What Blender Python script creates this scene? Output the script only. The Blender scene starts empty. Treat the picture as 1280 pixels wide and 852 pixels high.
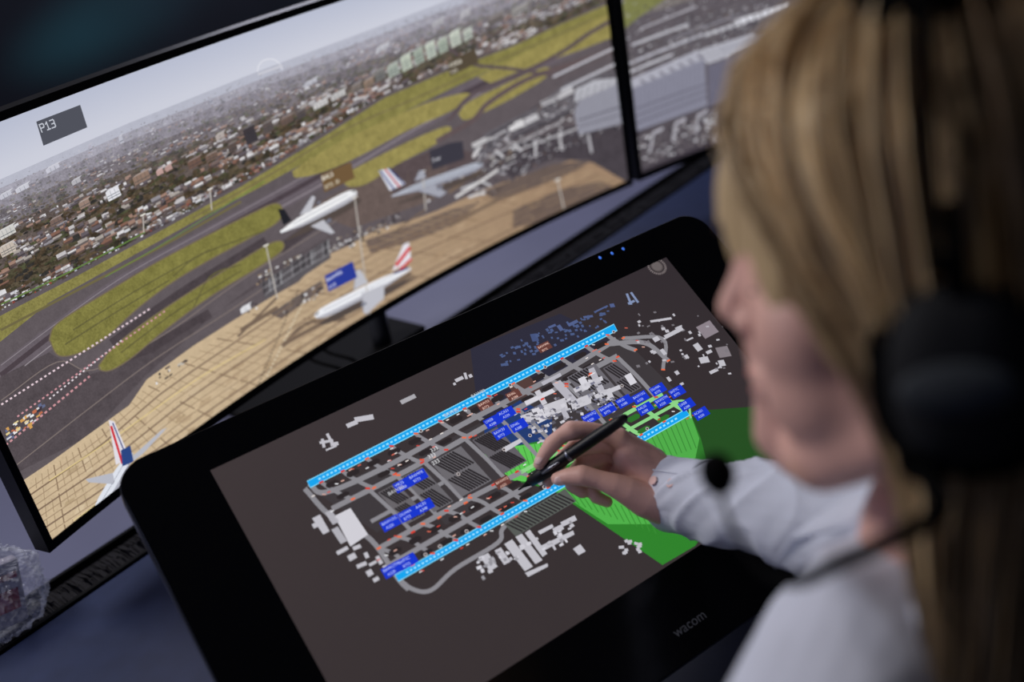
import bpy, bmesh, math, random
import numpy as np
from mathutils import Vector, Matrix, noise
from mathutils.geometry import tessellate_polygon
random.seed(7)
scn = bpy.context.scene
scn.view_settings.view_transform = 'Standard'
COL = scn.collection
CAMZ = 1.567
F = 1290.0
# ---------- world frame from the vanishing points ----------
DOWN = Vector((470, 2446, 1290)).normalized()
Zc = -DOWN
Xc = Vector((2437, -1177, 1290)).normalized()
Xc = (Xc - Xc.dot(Zc) * Zc).normalized()
Yc = Zc.cross(Xc).normalized()
CAM = Vector((0, 0, CAMZ))
def c2d(c):
    c = Vector(c); return Vector((c.dot(Xc), c.dot(Yc), c.dot(Zc)))
def c2w(c): return CAM + c2d(c)
def ray(px, py): return c2d((px - 640, py - 426, F))

def lin(c):
    o = []
    for x in c[:3]:
        x = max(0, min(255, x)) / 255.0
        o.append(x / 12.92 if x <= 0.04045 else ((x + 0.055) / 1.055) ** 2.4)
    return tuple(o)

# ---------- materials ----------
def mat(name, col, rough=0.5, metal=0.0, nscale=None, namt=0.15, bump=0.0, bscale=80, emit=None, estr=1.0, spec=None, alpha=None):
    m = bpy.data.materials.new(name); m.use_nodes = True
    nt = m.node_tree; b = nt.nodes['Principled BSDF']
    c = lin(col)
    b.inputs['Base Color'].default_value = (*c, 1)
    b.inputs['Roughness'].default_value = rough
    b.inputs['Metallic'].default_value = metal
    if spec is not None: b.inputs['Specular IOR Level'].default_value = spec
    if alpha is not None: b.inputs['Alpha'].default_value = alpha
    tc = nt.nodes.new('ShaderNodeTexCoord')
    if nscale is None: nscale = 12
    n = nt.nodes.new('ShaderNodeTexNoise'); n.inputs['Scale'].default_value = nscale; n.inputs['Detail'].default_value = 4
    nt.links.new(tc.outputs['Object'], n.inputs['Vector'])
    r = nt.nodes.new('ShaderNodeValToRGB')
    r.color_ramp.elements[0].position = 0.3; r.color_ramp.elements[1].position = 0.7
    r.color_ramp.elements[0].color = (*[x * (1 - namt) for x in c], 1)
    r.color_ramp.elements[1].color = (*[min(1, x * (1 + namt)) for x in c], 1)
    nt.links.new(n.outputs['Fac'], r.inputs['Fac']); nt.links.new(r.outputs['Color'], b.inputs['Base Color'])
    if bump:
        n2 = nt.nodes.new('ShaderNodeTexNoise'); n2.inputs['Scale'].default_value = bscale; n2.inputs['Detail'].default_value = 5
        nt.links.new(tc.outputs['Object'], n2.inputs['Vector'])
        bp = nt.nodes.new('ShaderNodeBump'); bp.inputs['Strength'].default_value = bump; bp.inputs['Distance'].default_value = 0.002
        nt.links.new(n2.outputs['Fac'], bp.inputs['Height']); nt.links.new(bp.outputs['Normal'], b.inputs['Normal'])
    if emit:
        b.inputs['Emission Color'].default_value = (*lin(emit), 1); b.inputs['Emission Strength'].default_value = estr
    return m

def screen_mat(name, strength, nscale, fine):
    m = bpy.data.materials.new(name); m.use_nodes = True
    nt = m.node_tree; b = nt.nodes['Principled BSDF']
    b.inputs['Base Color'].default_value = (0.004, 0.004, 0.005, 1)
    b.inputs['Roughness'].default_value = 0.4
    b.inputs['Specular IOR Level'].default_value = 0.12
    a = nt.nodes.new('ShaderNodeAttribute'); a.attribute_name = 'Col'
    tc = nt.nodes.new('ShaderNodeTexCoord')
    def nz(s, d):
        n = nt.nodes.new('ShaderNodeTexNoise'); n.inputs['Scale'].default_value = s; n.inputs['Detail'].default_value = d
        n.inputs['Roughness'].default_value = 0.6
        nt.links.new(tc.outputs['Object'], n.inputs['Vector']); return n
    n1 = nz(nscale, 5); n2 = nz(fine, 2)
    add = nt.nodes.new('ShaderNodeMath'); add.operation = 'ADD'
    nt.links.new(n1.outputs['Fac'], add.inputs[0]); nt.links.new(n2.outputs['Fac'], add.inputs[1])
    sub = nt.nodes.new('ShaderNodeMath'); sub.operation = 'SUBTRACT'; sub.inputs[1].default_value = 1.0
    nt.links.new(add.outputs[0], sub.inputs[0])
    mul = nt.nodes.new('ShaderNodeMath'); mul.operation = 'MULTIPLY'
    nt.links.new(sub.outputs[0], mul.inputs[0]); nt.links.new(a.outputs['Alpha'], mul.inputs[1])
    ma = nt.nodes.new('ShaderNodeMath'); ma.operation = 'MULTIPLY_ADD'; ma.inputs[1].default_value = 3.4; ma.inputs[2].default_value = 1.0
    nt.links.new(mul.outputs[0], ma.inputs[0])
    mx = nt.nodes.new('ShaderNodeMath'); mx.operation = 'MAXIMUM'; mx.inputs[1].default_value = 0.2
    nt.links.new(ma.outputs[0], mx.inputs[0])
    vm = nt.nodes.new('ShaderNodeVectorMath'); vm.operation = 'SCALE'
    nt.links.new(a.outputs['Color'], vm.inputs[0]); nt.links.new(mx.outputs[0], vm.inputs['Scale'])
    nt.links.new(vm.outputs[0], b.inputs['Emission Color'])
    b.inputs['Emission Strength'].default_value = strength
    return m

# ---------- object helpers ----------
def link(ob, parent=None):
    COL.objects.link(ob)
    if parent is not None: ob.parent = parent
    return ob
def new_mesh(name, verts, faces, material=None, parent=None, smooth=False):
    me = bpy.data.meshes.new(name)
    me.from_pydata([tuple(v) for v in verts], [], faces)
    bm = bmesh.new(); bm.from_mesh(me)
    bmesh.ops.recalc_face_normals(bm, faces=bm.faces); bm.to_mesh(me); bm.free()
    if material: me.materials.append(material)
    if smooth:
        me.polygons.foreach_set('use_smooth', [True] * len(me.polygons))
    ob = bpy.data.objects.new(name, me)
    return link(ob, parent)
def top(ob, label, category, group=None):
    ob['label'] = label; ob['category'] = category
    if group: ob['group'] = group
    return ob
def empty(name, loc=(0, 0, 0)):
    e = bpy.data.objects.new(name, None); e.empty_display_size = 0.05
    e.location = loc; COL.objects.link(e); return e
def par(ob, parent):
    ob.parent = parent
    ob.matrix_parent_inverse = Matrix.Translation(parent.location).inverted()
    return ob
def box(name, lo, hi, material, parent=None, M=None, bevel=0.0):
    bm = bmesh.new(); bmesh.ops.create_cube(bm, size=1)
    lo = Vector(lo); hi = Vector(hi)
    for v in bm.verts:
        v.co = Vector(((lo[i] + hi[i]) / 2 + v.co[i] * (hi[i] - lo[i])) for i in range(3))
    if bevel: bmesh.ops.bevel(bm, geom=list(bm.edges), offset=bevel, segments=3, affect='EDGES', profile=0.5)
    if M is not None: bm.transform(M)
    me = bpy.data.meshes.new(name); bm.to_mesh(me); bm.free(); me.materials.append(material)
    ob = bpy.data.objects.new(name, me); COL.objects.link(ob)
    if parent: par(ob, parent)
    return ob
def catmull(pts, n=6):
    pts = [Vector(p) for p in pts]
    P = [pts[0] * 2 - pts[1]] + pts + [pts[-1] * 2 - pts[-2]]
    out = []
    for i in range(1, len(P) - 2):
        for k in range(n):
            t = k / n
            a, b, c, d = P[i - 1], P[i], P[i + 1], P[i + 2]
            out.append(0.5 * ((2 * b) + (c - a) * t + (2 * a - 5 * b + 4 * c - d) * t * t + (3 * b - a - 3 * c + d) * t ** 3))
    out.append(pts[-1]); return out
def tube_geo(pts, radii, ns=10, flat=None):
    V = []; Fc = []; up = Vector((0.13, 0.21, 0.97))
    n = len(pts); last = None
    for i, p in enumerate(pts):
        d = (pts[min(i + 1, n - 1)] - pts[max(i - 1, 0)]).normalized()
        ref = last if last is not None else (up if abs(d.dot(up)) < 0.9 else Vector((1, 0, 0)))
        s = (ref - d * ref.dot(d)).normalized(); last = s; t = d.cross(s)
        r = radii[i] if hasattr(radii, '__len__') else radii
        for k in range(ns):
            a = 2 * math.pi * k / ns
            V.append(p + s * math.cos(a) * r + t * math.sin(a) * r * (flat or 1))
    for i in range(n - 1):
        for k in range(ns):
            Fc.append((i * ns + k, i * ns + (k + 1) % ns, (i + 1) * ns + (k + 1) % ns, (i + 1) * ns + k))
    Fc.append(tuple(range(ns))[::-1]); Fc.append(tuple((n - 1) * ns + k for k in range(ns)))
    return V, Fc
def tube(name, pts, r, material, parent=None, ns=10, sm=6, flat=None):
    P = catmull(pts, sm) if sm else [Vector(p) for p in pts]
    if hasattr(r, '__len__'):
        rr = [float(np.interp(i / (len(P) - 1), np.linspace(0, 1, len(r)), r)) for i in range(len(P))]
    else: rr = [r] * len(P)
    V, Fc = tube_geo(P, rr, ns, flat)
    o = new_mesh(name, V, Fc, material, None, True)
    if parent: par(o, parent)
    return o
def lathe(name, prof, origin, axis, side, material, parent=None, sx=1, sy=1, ns=40, sq=0.0):
    axis = Vector(axis).normalized(); side = Vector(side); side = (side - axis * side.dot(axis)).normalized(); t = axis.cross(side)
    V = []; Fc = []
    for (r, h) in prof:
        for k in range(ns):
            a = 2 * math.pi * k / ns
            q = 1.0 + sq * (math.sin(2 * a) ** 2)
            V.append(Vector(origin) + axis * h + side * math.cos(a) * r * sx * q + t * math.sin(a) * r * sy * q)
    for i in range(len(prof) - 1):
        for k in range(ns):
            Fc.append((i * ns + k, i * ns + (k + 1) % ns, (i + 1) * ns + (k + 1) % ns, (i + 1) * ns + k))
    Fc.append(tuple(range(ns))[::-1]); Fc.append(tuple((len(prof) - 1) * ns + k for k in range(ns)))
    o = new_mesh(name, V, Fc, material, None, True)
    if parent: par(o, parent)
    return o

# ---------- organic volume helper ----------
def blob_mesh(name, prims, voxel, smooth=3, sfac=0.5):
    bm = bmesh.new()
    for p in prims:
        if p[0] == 'e':
            _, c, rad, rot = p
            M = Matrix.Translation(Vector(c)) @ rot.to_4x4() @ Matrix.Diagonal((*rad, 1))
            bmesh.ops.create_icosphere(bm, subdivisions=4 if max(rad) > 0.03 else 3, radius=1, matrix=M)
        else:
            pts = p[1]
            for i, (q, r) in enumerate(pts):
                q = Vector(q)
                bmesh.ops.create_icosphere(bm, subdivisions=3, radius=r, matrix=Matrix.Translation(q))
                if i:
                    a, ra = Vector(pts[i - 1][0]), pts[i - 1][1]
                    d = q - a
                    if d.length < 1e-5: continue
                    M = Matrix.Translation((a + q) / 2) @ d.to_track_quat('Z', 'Y').to_matrix().to_4x4()
                    bmesh.ops.create_cone(bm, cap_ends=True, segments=24, radius1=ra * 0.995, radius2=r * 0.995, depth=d.length, matrix=M)
    me = bpy.data.meshes.new(name); bm.to_mesh(me); bm.free()
    ob = bpy.data.objects.new(name, me); COL.objects.link(ob)
    m = ob.modifiers.new('r', 'REMESH'); m.mode = 'VOXEL'; m.voxel_size = voxel; m.use_smooth_shade = True
    s = ob.modifiers.new('s', 'SMOOTH'); s.factor = sfac; s.iterations = smooth
    dg = bpy.context.evaluated_depsgraph_get(); dg.update()
    nm = bpy.data.meshes.new_from_object(ob.evaluated_get(dg))
    bpy.data.objects.remove(ob); nm.name = name
    nm.polygons.foreach_set('use_smooth', [True] * len(nm.polygons))
    return nm

# ---------- vector canvas for displays ----------
_tcache = {}
def glyph(s):
    if s in _tcache: return _tcache[s]
    cu = bpy.data.curves.new('t', 'FONT'); cu.body = s; cu.size = 1; cu.resolution_u = 3
    ob = bpy.data.objects.new('t', cu); COL.objects.link(ob)
    dg = bpy.context.evaluated_depsgraph_get(); dg.update()
    me = bpy.data.meshes.new_from_object(ob.evaluated_get(dg))
    V = [(v.co.x, v.co.y) for v in me.vertices]; Fs = [tuple(p.vertices) for p in me.polygons]
    bpy.data.objects.remove(ob); bpy.data.meshes.remove(me); bpy.data.curves.remove(cu)
    w = max(v[0] for v in V); _tcache[s] = (V, Fs, w); return _tcache[s]
def clip(poly, ax, val, sign):
    out = []; n = len(poly)
    for i in range(n):
        a = poly[i]; b = poly[(i + 1) % n]
        da = (a[ax] - val) * sign; db = (b[ax] - val) * sign
        if da >= 0: out.append(a)
        if (da >= 0) != (db >= 0):
            t = da / (da - db); out.append((a[0] + (b[0] - a[0]) * t, a[1] + (b[1] - a[1]) * t))
    return out
class Canvas:
    def __init__(s, px2uv, uv2w, rect, step=None, dl=0.00015, up=1):
        s.m = px2uv; s.w = uv2w; s.rect = rect; s.step = step; s.dl = dl; s.V = []; s.F = []; s.C = []; s.up = up
    def uvpoly(s, uv, col, layer, n=0.0):
        u0, u1, v0, v1 = s.rect
        p = clip(uv, 0, u0, 1)
        if len(p) > 2: p = clip(p, 0, u1, -1)
        if len(p) > 2: p = clip(p, 1, v0, 1)
        if len(p) > 2: p = clip(p, 1, v1, -1)
        if len(p) < 3: return
        parts = [p]
        if s.step:
            parts = []
            k0 = int(math.floor((min(q[0] for q in p) - 1e-9) / s.step)); k1 = int(math.floor((max(q[0] for q in p)) / s.step))
            for k in range(k0, k1 + 1):
                q = p
                if k > k0: q = clip(q, 0, k * s.step, 1)
                if k < k1 and len(q) > 2: q = clip(q, 0, (k + 1) * s.step, -1)
                if len(q) > 2: parts.append(q)
        for q in parts:
            b = len(s.V)
            for (u, v) in q:
                s.V.append(s.w(u, v, s.dl * layer))
                c = col(u, v) if callable(col) else col
                s.C.append((*lin(c), n))
            if len(q) == 3: s.F.append((b, b + 1, b + 2))
            elif len(q) == 4 and not callable(col) and s.convex(q): s.F.append((b, b + 1, b + 2, b + 3))
            else:
                for t in tessellate_polygon([[Vector((a, c, 0)) for a, c in q]]):
                    s.F.append(tuple(b + i for i in t))
    def convex(s, q):
        sg = []
        for i in range(4):
            a, b, c = q[i], q[(i + 1) % 4], q[(i + 2) % 4]
            sg.append((b[0] - a[0]) * (c[1] - b[1]) - (b[1] - a[1]) * (c[0] - b[0]))
        return all(x >= 0 for x in sg) or all(x <= 0 for x in sg)
    def poly(s, pts, col, layer, n=0.0, dens=30):
        o = []; m = len(pts)
        for i in range(m):
            a = pts[i]; b = pts[(i + 1) % m]
            k = max(1, int(math.hypot(b[0] - a[0], b[1] - a[1]) / dens))
            for j in range(k): o.append(s.m(a[0] + (b[0] - a[0]) * j / k, a[1] + (b[1] - a[1]) * j / k))
        s.uvpoly(o, col, layer, n)
    def line(s, pts, w, col, layer, n=0.0, smooth=False):
        if smooth:
            pts = [(p.x, p.y) for p in catmull([Vector((a, b, 0)) for a, b in pts], 6)]
        for i in range(len(pts) - 1):
            a = Vector(pts[i]); b = Vector(pts[i + 1]); d = (b - a)
            if d.length < 1e-6: continue
            k = Vector((-d.y, d.x)).normalized() * w / 2; e = d.normalized() * w * 0.15
            s.poly([tuple(a + k - e), tuple(b + k + e), tuple(b - k + e), tuple(a - k - e)], col, layer, n, 60)
    def dash(s, a, b, w, on, off, col, layer):
        a = Vector(a); b = Vector(b); L = (b - a).length; d = (b - a) / L; x = 0
        while x < L:
            s.line([tuple(a + d * x), tuple(a + d * min(L, x + on))], w, col, layer); x += on + off
    def rect_uv(s, px, py, w, h, col, layer, n=0.0, rot=0):
        u, v = s.m(px, py); c, sn = math.cos(rot), math.sin(rot)
        s.uvpoly([(u + x * c - y * sn, v + x * sn + y * c) for x, y in ((-w / 2, -h / 2), (w / 2, -h / 2), (w / 2, h / 2), (-w / 2, h / 2))], col, layer, n)
    def disc(s, px, py, r, col, layer, ns=12, ry=None):
        u, v = s.m(px, py); ry = ry or r
        s.uvpoly([(u + r * math.cos(2 * math.pi * k / ns), v + ry * math.sin(2 * math.pi * k / ns)) for k in range(ns)], col, layer)
    def text(s, txt, px, py, size, col, layer, du=0.0, dv=0.0):
        V, Fs, w = glyph(txt); u, v = s.m(px, py); b = len(s.V); u += du; v += dv
        for x, y in V:
            s.V.append(s.w(u + x * size, v + y * size * s.up, s.dl * layer)); s.C.append((*lin(col), 0))
        for f in Fs: s.F.append(tuple(b + i for i in f))
    def strokes(s, px, py, size, col, layer, segs, w=.11):
        u, v = s.m(px, py)
        for (x0, y0, x1, y1) in segs:
            d = Vector((x1 - x0, y1 - y0)); L = d.length; d /= L; k = Vector((-d.y, d.x)) * w / 2; d *= w / 2
            q = [(x0 - d.x + k.x, y0 - d.y + k.y), (x1 + d.x + k.x, y1 + d.y + k.y), (x1 + d.x - k.x, y1 + d.y - k.y), (x0 - d.x - k.x, y0 - d.y - k.y)]
            s.uvpoly([(u + a * size, v + b * size * s.up) for a, b in q], col, layer)
    def build(s, name, material, parent):
        me = bpy.data.meshes.new(name); me.from_pydata([tuple(v) for v in s.V], [], s.F)
        at = me.color_attributes.new('Col', 'FLOAT_COLOR', 'POINT')
        at.data.foreach_set('color', np.array(s.C, dtype=np.float32).ravel())
        me.materials.append(material)
        ob = bpy.data.objects.new(name, me); COL.objects.link(ob); par(ob, parent); return ob

# ================= MATERIALS =================
m_black = mat('black_plastic', (15, 15, 18), 0.42, namt=0.1, spec=0.3)
m_matte = mat('matte_black', (10, 10, 12), 0.8, namt=0.1, spec=0.2)
m_glass = mat('tablet_glass', (6, 6, 8), 0.18, spec=0.22, namt=0.05)
m_edge = mat('tablet_edge', (60, 62, 70), 0.3, 0.6)
m_desk = mat('desk_laminate', (42, 52, 84), 0.5, nscale=30, namt=0.12, bump=0.05)
m_shelf = mat('shelf_laminate', (112, 114, 138), 0.4, nscale=8, namt=0.05)
m_brush = mat('brush_bristle', (20, 18, 24), 0.9, nscale=400, namt=0.6, bump=1.0, bscale=500)
m_wall = mat('dark_wall', (28, 32, 42), 0.5, nscale=1.5, namt=0.4)
m_floor = mat('floor_carpet', (26, 28, 36), 0.95, nscale=200, namt=0.4, bump=0.4, bscale=600)
m_skin = mat('skin', (230, 180, 164), 0.5, nscale=40, namt=0.06, bump=0.12, bscale=350)
m_nail = mat('fingernail', (242, 202, 194), 0.25)
m_shirt = mat('shirt_cotton', (210, 214, 226), 0.85, nscale=25, namt=0.04, bump=0.12, bscale=900)
m_trouser = mat('trouser_cloth', (28, 30, 42), 0.9)
m_chair = mat('chair_fabric', (24, 26, 32), 0.9, nscale=300, namt=0.3)
m_metal = mat('brushed_metal', (120, 122, 130), 0.35, 0.9)
m_pole = mat('stand_grey', (70, 72, 80), 0.4, 0.3)

# ================= ROOM =================
def quad(name, pts, material):
    n = Vector((Vector(pts[1]) - Vector(pts[0])).cross(Vector(pts[2]) - Vector(pts[0]))).normalized()
    V = [Vector(p) for p in pts] + [Vector(p) - n * 0.08 for p in pts]
    o = new_mesh(name, V, [(0, 1, 2, 3), (7, 6, 5, 4), (0, 4, 5, 1), (1, 5, 6, 2), (2, 6, 7, 3), (3, 7, 4, 0)], material)
    o['kind'] = 'structure'; return o
quad('floor', [(-2.2, -1.6, 0), (3.8, -1.6, 0), (3.8, 2.9, 0), (-2.2, 2.9, 0)], m_floor)
quad('wall_back', [(-2.2, 2.9, 0), (3.8, 2.9, 0), (3.8, 2.9, 2.8), (-2.2, 2.9, 2.8)], m_wall)
quad('wall_left', [(-2.2, -1.6, 0), (-2.2, 2.9, 0), (-2.2, 2.9, 2.8), (-2.2, -1.6, 2.8)], m_wall)
quad('wall_right', [(3.8, 2.9, 0), (3.8, -1.6, 0), (3.8, -1.6, 2.8), (3.8, 2.9, 2.8)], m_wall)

# ================= DESK =================
YAW = math.radians(16)
D = Vector((0.018, 1.258, 0))
MD = Matrix.Translation(D) @ Matrix.Rotation(YAW, 4, 'Z')
desk = empty('control_desk', (D.x, D.y, 0))
top(desk, 'long dark blue control desk with lavender rear shelf and brush strip', 'desk')
box('desktop', (-1.1, -0.86, 0.715), (2.6, 0.0, 0.75), m_desk, desk, MD, 0.004)
box('rear_shelf', (-1.1, 0.072, 0.70), (2.6, 0.50, 0.752), m_shelf, desk, MD, 0.004)
box('cable_tray', (-1.1, 0.0, 0.66), (2.6, 0.072, 0.70), m_matte, desk, MD)
V = []; Fc = []
x = -1.1
while x < 2.6:
    for side in (0, 1):
        y0 = 0.002 if side == 0 else 0.070; y1 = 0.038 + random.uniform(-.004, .004)
        z = 0.745 + random.uniform(-0.004, 0.006); b = len(V); w = 0.0022
        V += [(x, y0, 0.742), (x + w, y0, 0.742), (x + w + random.uniform(-.002, .002), y1, z), (x + random.uniform(-.002, .002), y1, z)]
        Fc.append((b, b + 1, b + 2, b + 3))
    x += 0.0026
br = new_mesh('brush_strip', [MD @ Vector(v) for v in V], Fc, m_brush); par(br, desk); br['kind'] = 'stuff'
box('brush_rail', (-1.1, 0.0, 0.735), (2.6, 0.006, 0.754), m_matte, desk, MD)
box('brush_rail', (-1.1, 0.068, 0.735), (2.6, 0.074, 0.754), m_matte, desk, MD)
for u in (-1.08, 0.9, 2.55):
    box('leg', (u, -0.25, 0.0), (u + 0.04, 0.46, 0.70), m_matte, desk, MD, 0.003)
box('modesty_panel', (-1.06, 0.30, 0.15), (2.56, 0.32, 0.70), m_matte, desk, MD)

# ================= MONITORS =================
class Mon:
    def __init__(s, A, yaw, chord=1.243, R=2.5, z0=CAMZ - 0.700, H=0.492):
        e = Vector((math.cos(yaw), math.sin(yaw))); A = Vector(A); B = A + e * chord; Mi = (A + B) / 2
        nrm = Vector((e.y, -e.x)); s.C = Mi + nrm * math.sqrt(R * R - (chord / 2) ** 2)
        s.R = R; s.thL = math.atan2(A.y - s.C.y, A.x - s.C.x); s.W = 2 * R * math.asin(chord / 2 / R); s.z0 = z0; s.H = H
    def m(s, px, py):
        w = ray(px, py); d = Vector((w.x, w.y)); a = d.dot(d); b = -2 * d.dot(s.C); c = s.C.dot(s.C) - s.R ** 2
        t = (-b + math.sqrt(max(0, b * b - 4 * a * c))) / (2 * a)
        P = d * t; th = math.atan2(P.y - s.C.y, P.x - s.C.x)
        return (s.R * (s.thL - th), CAMZ + t * w.z - s.z0)
    def w(s, u, v, off):
        th = s.thL - u / s.R; r = s.R - off
        return Vector((s.C.x + r * math.cos(th), s.C.y + r * math.sin(th), s.z0 + v))
def cbox(name, M, s0, s1, v0, v1, o0, o1, material, parent, n=40):
    V = []; Fc = []
    for i in range(n + 1):
        s_ = s0 + (s1 - s0) * i / n
        for v, o in ((v0, o0), (v1, o0), (v1, o1), (v0, o1)): V.append(M.w(s_, v, o))
    for i in range(n):
        for k in range(4):
            Fc.append((i * 4 + k, i * 4 + (k + 1) % 4, (i + 1) * 4 + (k + 1) % 4, (i + 1) * 4 + k))
    Fc.append((0, 1, 2, 3)); Fc.append((n * 4, n * 4 + 1, n * 4 + 2, n * 4 + 3))
    o = new_mesh(name, V, Fc, material); par(o, parent); return o
def ring(name, M, s0, s1, v0, v1, b, bb, o0, o1, material, parent, n=48):
    V = []; Fc = []
    def strip(a0, a1, c0, c1, nn):
        base = len(V)
        for i in range(nn + 1):
            s_ = a0 + (a1 - a0) * i / nn
            for v, o in ((c0, o0), (c1, o0), (c1, o1), (c0, o1)): V.append(M.w(s_, v, o))
        for i in range(nn):
            for k in range(4):
                Fc.append((base + i * 4 + k, base + i * 4 + (k + 1) % 4, base + (i + 1) * 4 + (k + 1) % 4, base + (i + 1) * 4 + k))
        Fc.append(tuple(base + j for j in range(4))); Fc.append(tuple(base + nn * 4 + j for j in range(4)))
    strip(s0, s1, v0, v0 + bb, n); strip(s0, s1, v1 - b, v1, n)
    strip(s0, s0 + b, v0 + bb, v1 - b, 1); strip(s1 - b, s1, v0 + bb, v1 - b, 1)
    o = new_mesh(name, V, Fc, material); par(o, parent); return o
m_scr = screen_mat('monitor_picture', 1.0, 70, 420)
mon1 = Mon((-0.014, 1.197), math.radians(15.3))
mon2 = Mon((1.203, 1.529), math.radians(-14))
def build_monitor(M, label, sp, plate, PM):
    base = M.w(M.W / 2, 0, -0.11); base.z = 0.7585
    e = empty('curved_monitor', base)
    top(e, label, 'monitor', 'curved monitors above the control desk')
    cbox('housing', M, 0, M.W, 0, M.H, 0.0, -0.022, m_black, e)
    cbox('rear_cover', M, 0.18, M.W - 0.18, 0.08, M.H - 0.08, -0.022, -0.055, m_black, e)
    ring('bezel', M, 0, M.W, 0, M.H, 0.010, 0.012, 0.004, 0.0, m_black, e)
    p0 = M.w(sp, 0, -0.085); p0.z = 0.766; p1 = M.w(sp, 0.2, -0.065)
    tube('stand_pole', [p0, (p0 + p1) / 2 + Vector((0, 0, 0.01)), p1], 0.017, m_pole, e, ns=16)
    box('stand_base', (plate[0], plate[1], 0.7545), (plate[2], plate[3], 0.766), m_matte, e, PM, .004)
    return e
e1 = build_monitor(mon1, 'wide curved monitor showing airfield panorama with parked airliners', mon1.W / 2 + .060, (.36, .076, .72, .30), MD)  # wide black base plate also stands in for the shade around the stand
pm2 = mon2.w(mon2.W / 2, 0, -.085); pm2.z = 0
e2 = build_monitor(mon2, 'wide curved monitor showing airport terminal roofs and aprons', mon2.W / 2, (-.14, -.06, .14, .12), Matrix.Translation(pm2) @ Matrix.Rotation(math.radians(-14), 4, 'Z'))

def interp(xs, tab): return float(np.interp(xs, [t[0] for t in tab], [t[1] for t in tab]))
HZ = [(-120, 282), (0, 226), (160, 156), (330, 88), (460, 40), (560, 2), (800, -85), (1200, -200)]
CY = [(-120, 450), (0, 388), (100, 336), (200, 283), (300, 228), (400, 168), (480, 118), (560, 85), (640, 55), (700, 28), (780, -8), (1200, -160)]
def upv(x):
    t = min(1, max(0, x / 780)); v = Vector((-0.40 + 0.28 * t, -0.92 - 0.06 * t)); return v.normalized()
R_ = Vector((0.885, -0.465))

C1 = Canvas(mon1.m, mon1.w, (0.010, mon1.W - 0.010, 0.012, mon1.H - 0.010), 0.04)
def mixc(a, b, t): return tuple(a[i] + (b[i] - a[i]) * t for i in range(3))
C1.uvpoly([(0, 0), (mon1.W, 0), (mon1.W, mon1.H), (0, mon1.H)], (96, 88, 92), 1, 0.12)
hv = mon1.m(330, 88)[1]
def sky(u, v):
    t = min(1, max(0, (v - hv) / 0.13)); return mixc(mixc((206, 208, 220), (180, 186, 206), min(1, t * 2)), (148, 156, 184), max(0, t * 2 - 1))
xs = list(range(-120, 901, 40))
for k in range(8):
    va = hv - 0.012 + k * 0.02
    C1.uvpoly([(0, va), (mon1.W, va), (mon1.W, mon1.H if k == 7 else va + 0.02), (0, mon1.H if k == 7 else va + 0.02)], sky, 2, 0.0)
def band(C, o0, o1, col, layer, n, f0, f1):
    C.poly([(x, interp(x, f0) + o0) for x in xs] + [(x, interp(x, f1) + o1) for x in reversed(xs)], col, layer, n)
band(C1, 0, 0, (96, 86, 82), 3, 0.45, HZ, CY)
band(C1, -2, 9, (182, 184, 198), 4, 0.05, HZ, HZ)
band(C1, 9, 20, (162, 160, 172), 4, 0.2, HZ, HZ)
band(C1, 20, 36, (142, 138, 148), 4, 0.3, HZ, HZ)
band(C1, 36, 58, (118, 112, 118), 4, 0.4, HZ, HZ)
trees = [(68, 58, 46), (78, 66, 52), (58, 54, 44), (88, 74, 58), (72, 68, 52), (52, 50, 48), (92, 82, 66), (76, 78, 56)]
blds = [(194, 190, 192), (216, 214, 216), (156, 126, 112), (132, 98, 84), (166, 158, 152), (144, 140, 146), (116, 100, 96), (100, 92, 98)]
for i in range(6500):
    x = random.uniform(-60, 780); h0 = interp(x, HZ) + 3; h1 = interp(x, CY)
    t = random.random() ** 0.8; y = h0 + (h1 - h0) * t
    dist = (y - h0) / 150.0
    haze = max(0, 0.86 - dist * 1.7)
    # wooded belts and built-up belts alternate in depth
    tree = noise.noise(Vector((x * .012, (y - h0) * .10, 0))) * 1.5 + random.uniform(-.30, .30) > -0.10
    if tree:
        w = (2.4 + 13 * dist) * random.uniform(0.5, 1.3); hh = (1.0 + 5 * dist) * random.uniform(0.5, 1.2)
        c = mixc(random.choice(trees), (168, 168, 182), haze); p = Vector((x, y)); r = R_ * w; u = upv(x) * hh
        C1.poly([tuple(p), tuple(p + r * .5 - u * .25), tuple(p + r), tuple(p + r * .85 + u * .8), tuple(p + r * .45 + u), tuple(p + r * .12 + u * .7)], c, 5 + (i % 3), 0.45)
    else:
        w = (1.6 + 10 * dist) * random.uniform(0.3, 1.6); hh = (0.8 + 3.4 * dist) * random.uniform(0.4, 1.5)
        c = mixc(random.choice(blds), (176, 176, 188), haze * .85); r = R_ * w; u = upv(x) * hh; p = Vector((x, y))
        C1.poly([tuple(p), tuple(p + r), tuple(p + r + u), tuple(p + u)], c, 6 + (i % 3), 0.1)
        if dist > .25: C1.poly([tuple(p), tuple(p + r), tuple(p + r - u * .6), tuple(p - u * .6)], mixc(c, (56, 48, 50), .6), 6 + (i % 3), 0.1)
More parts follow.
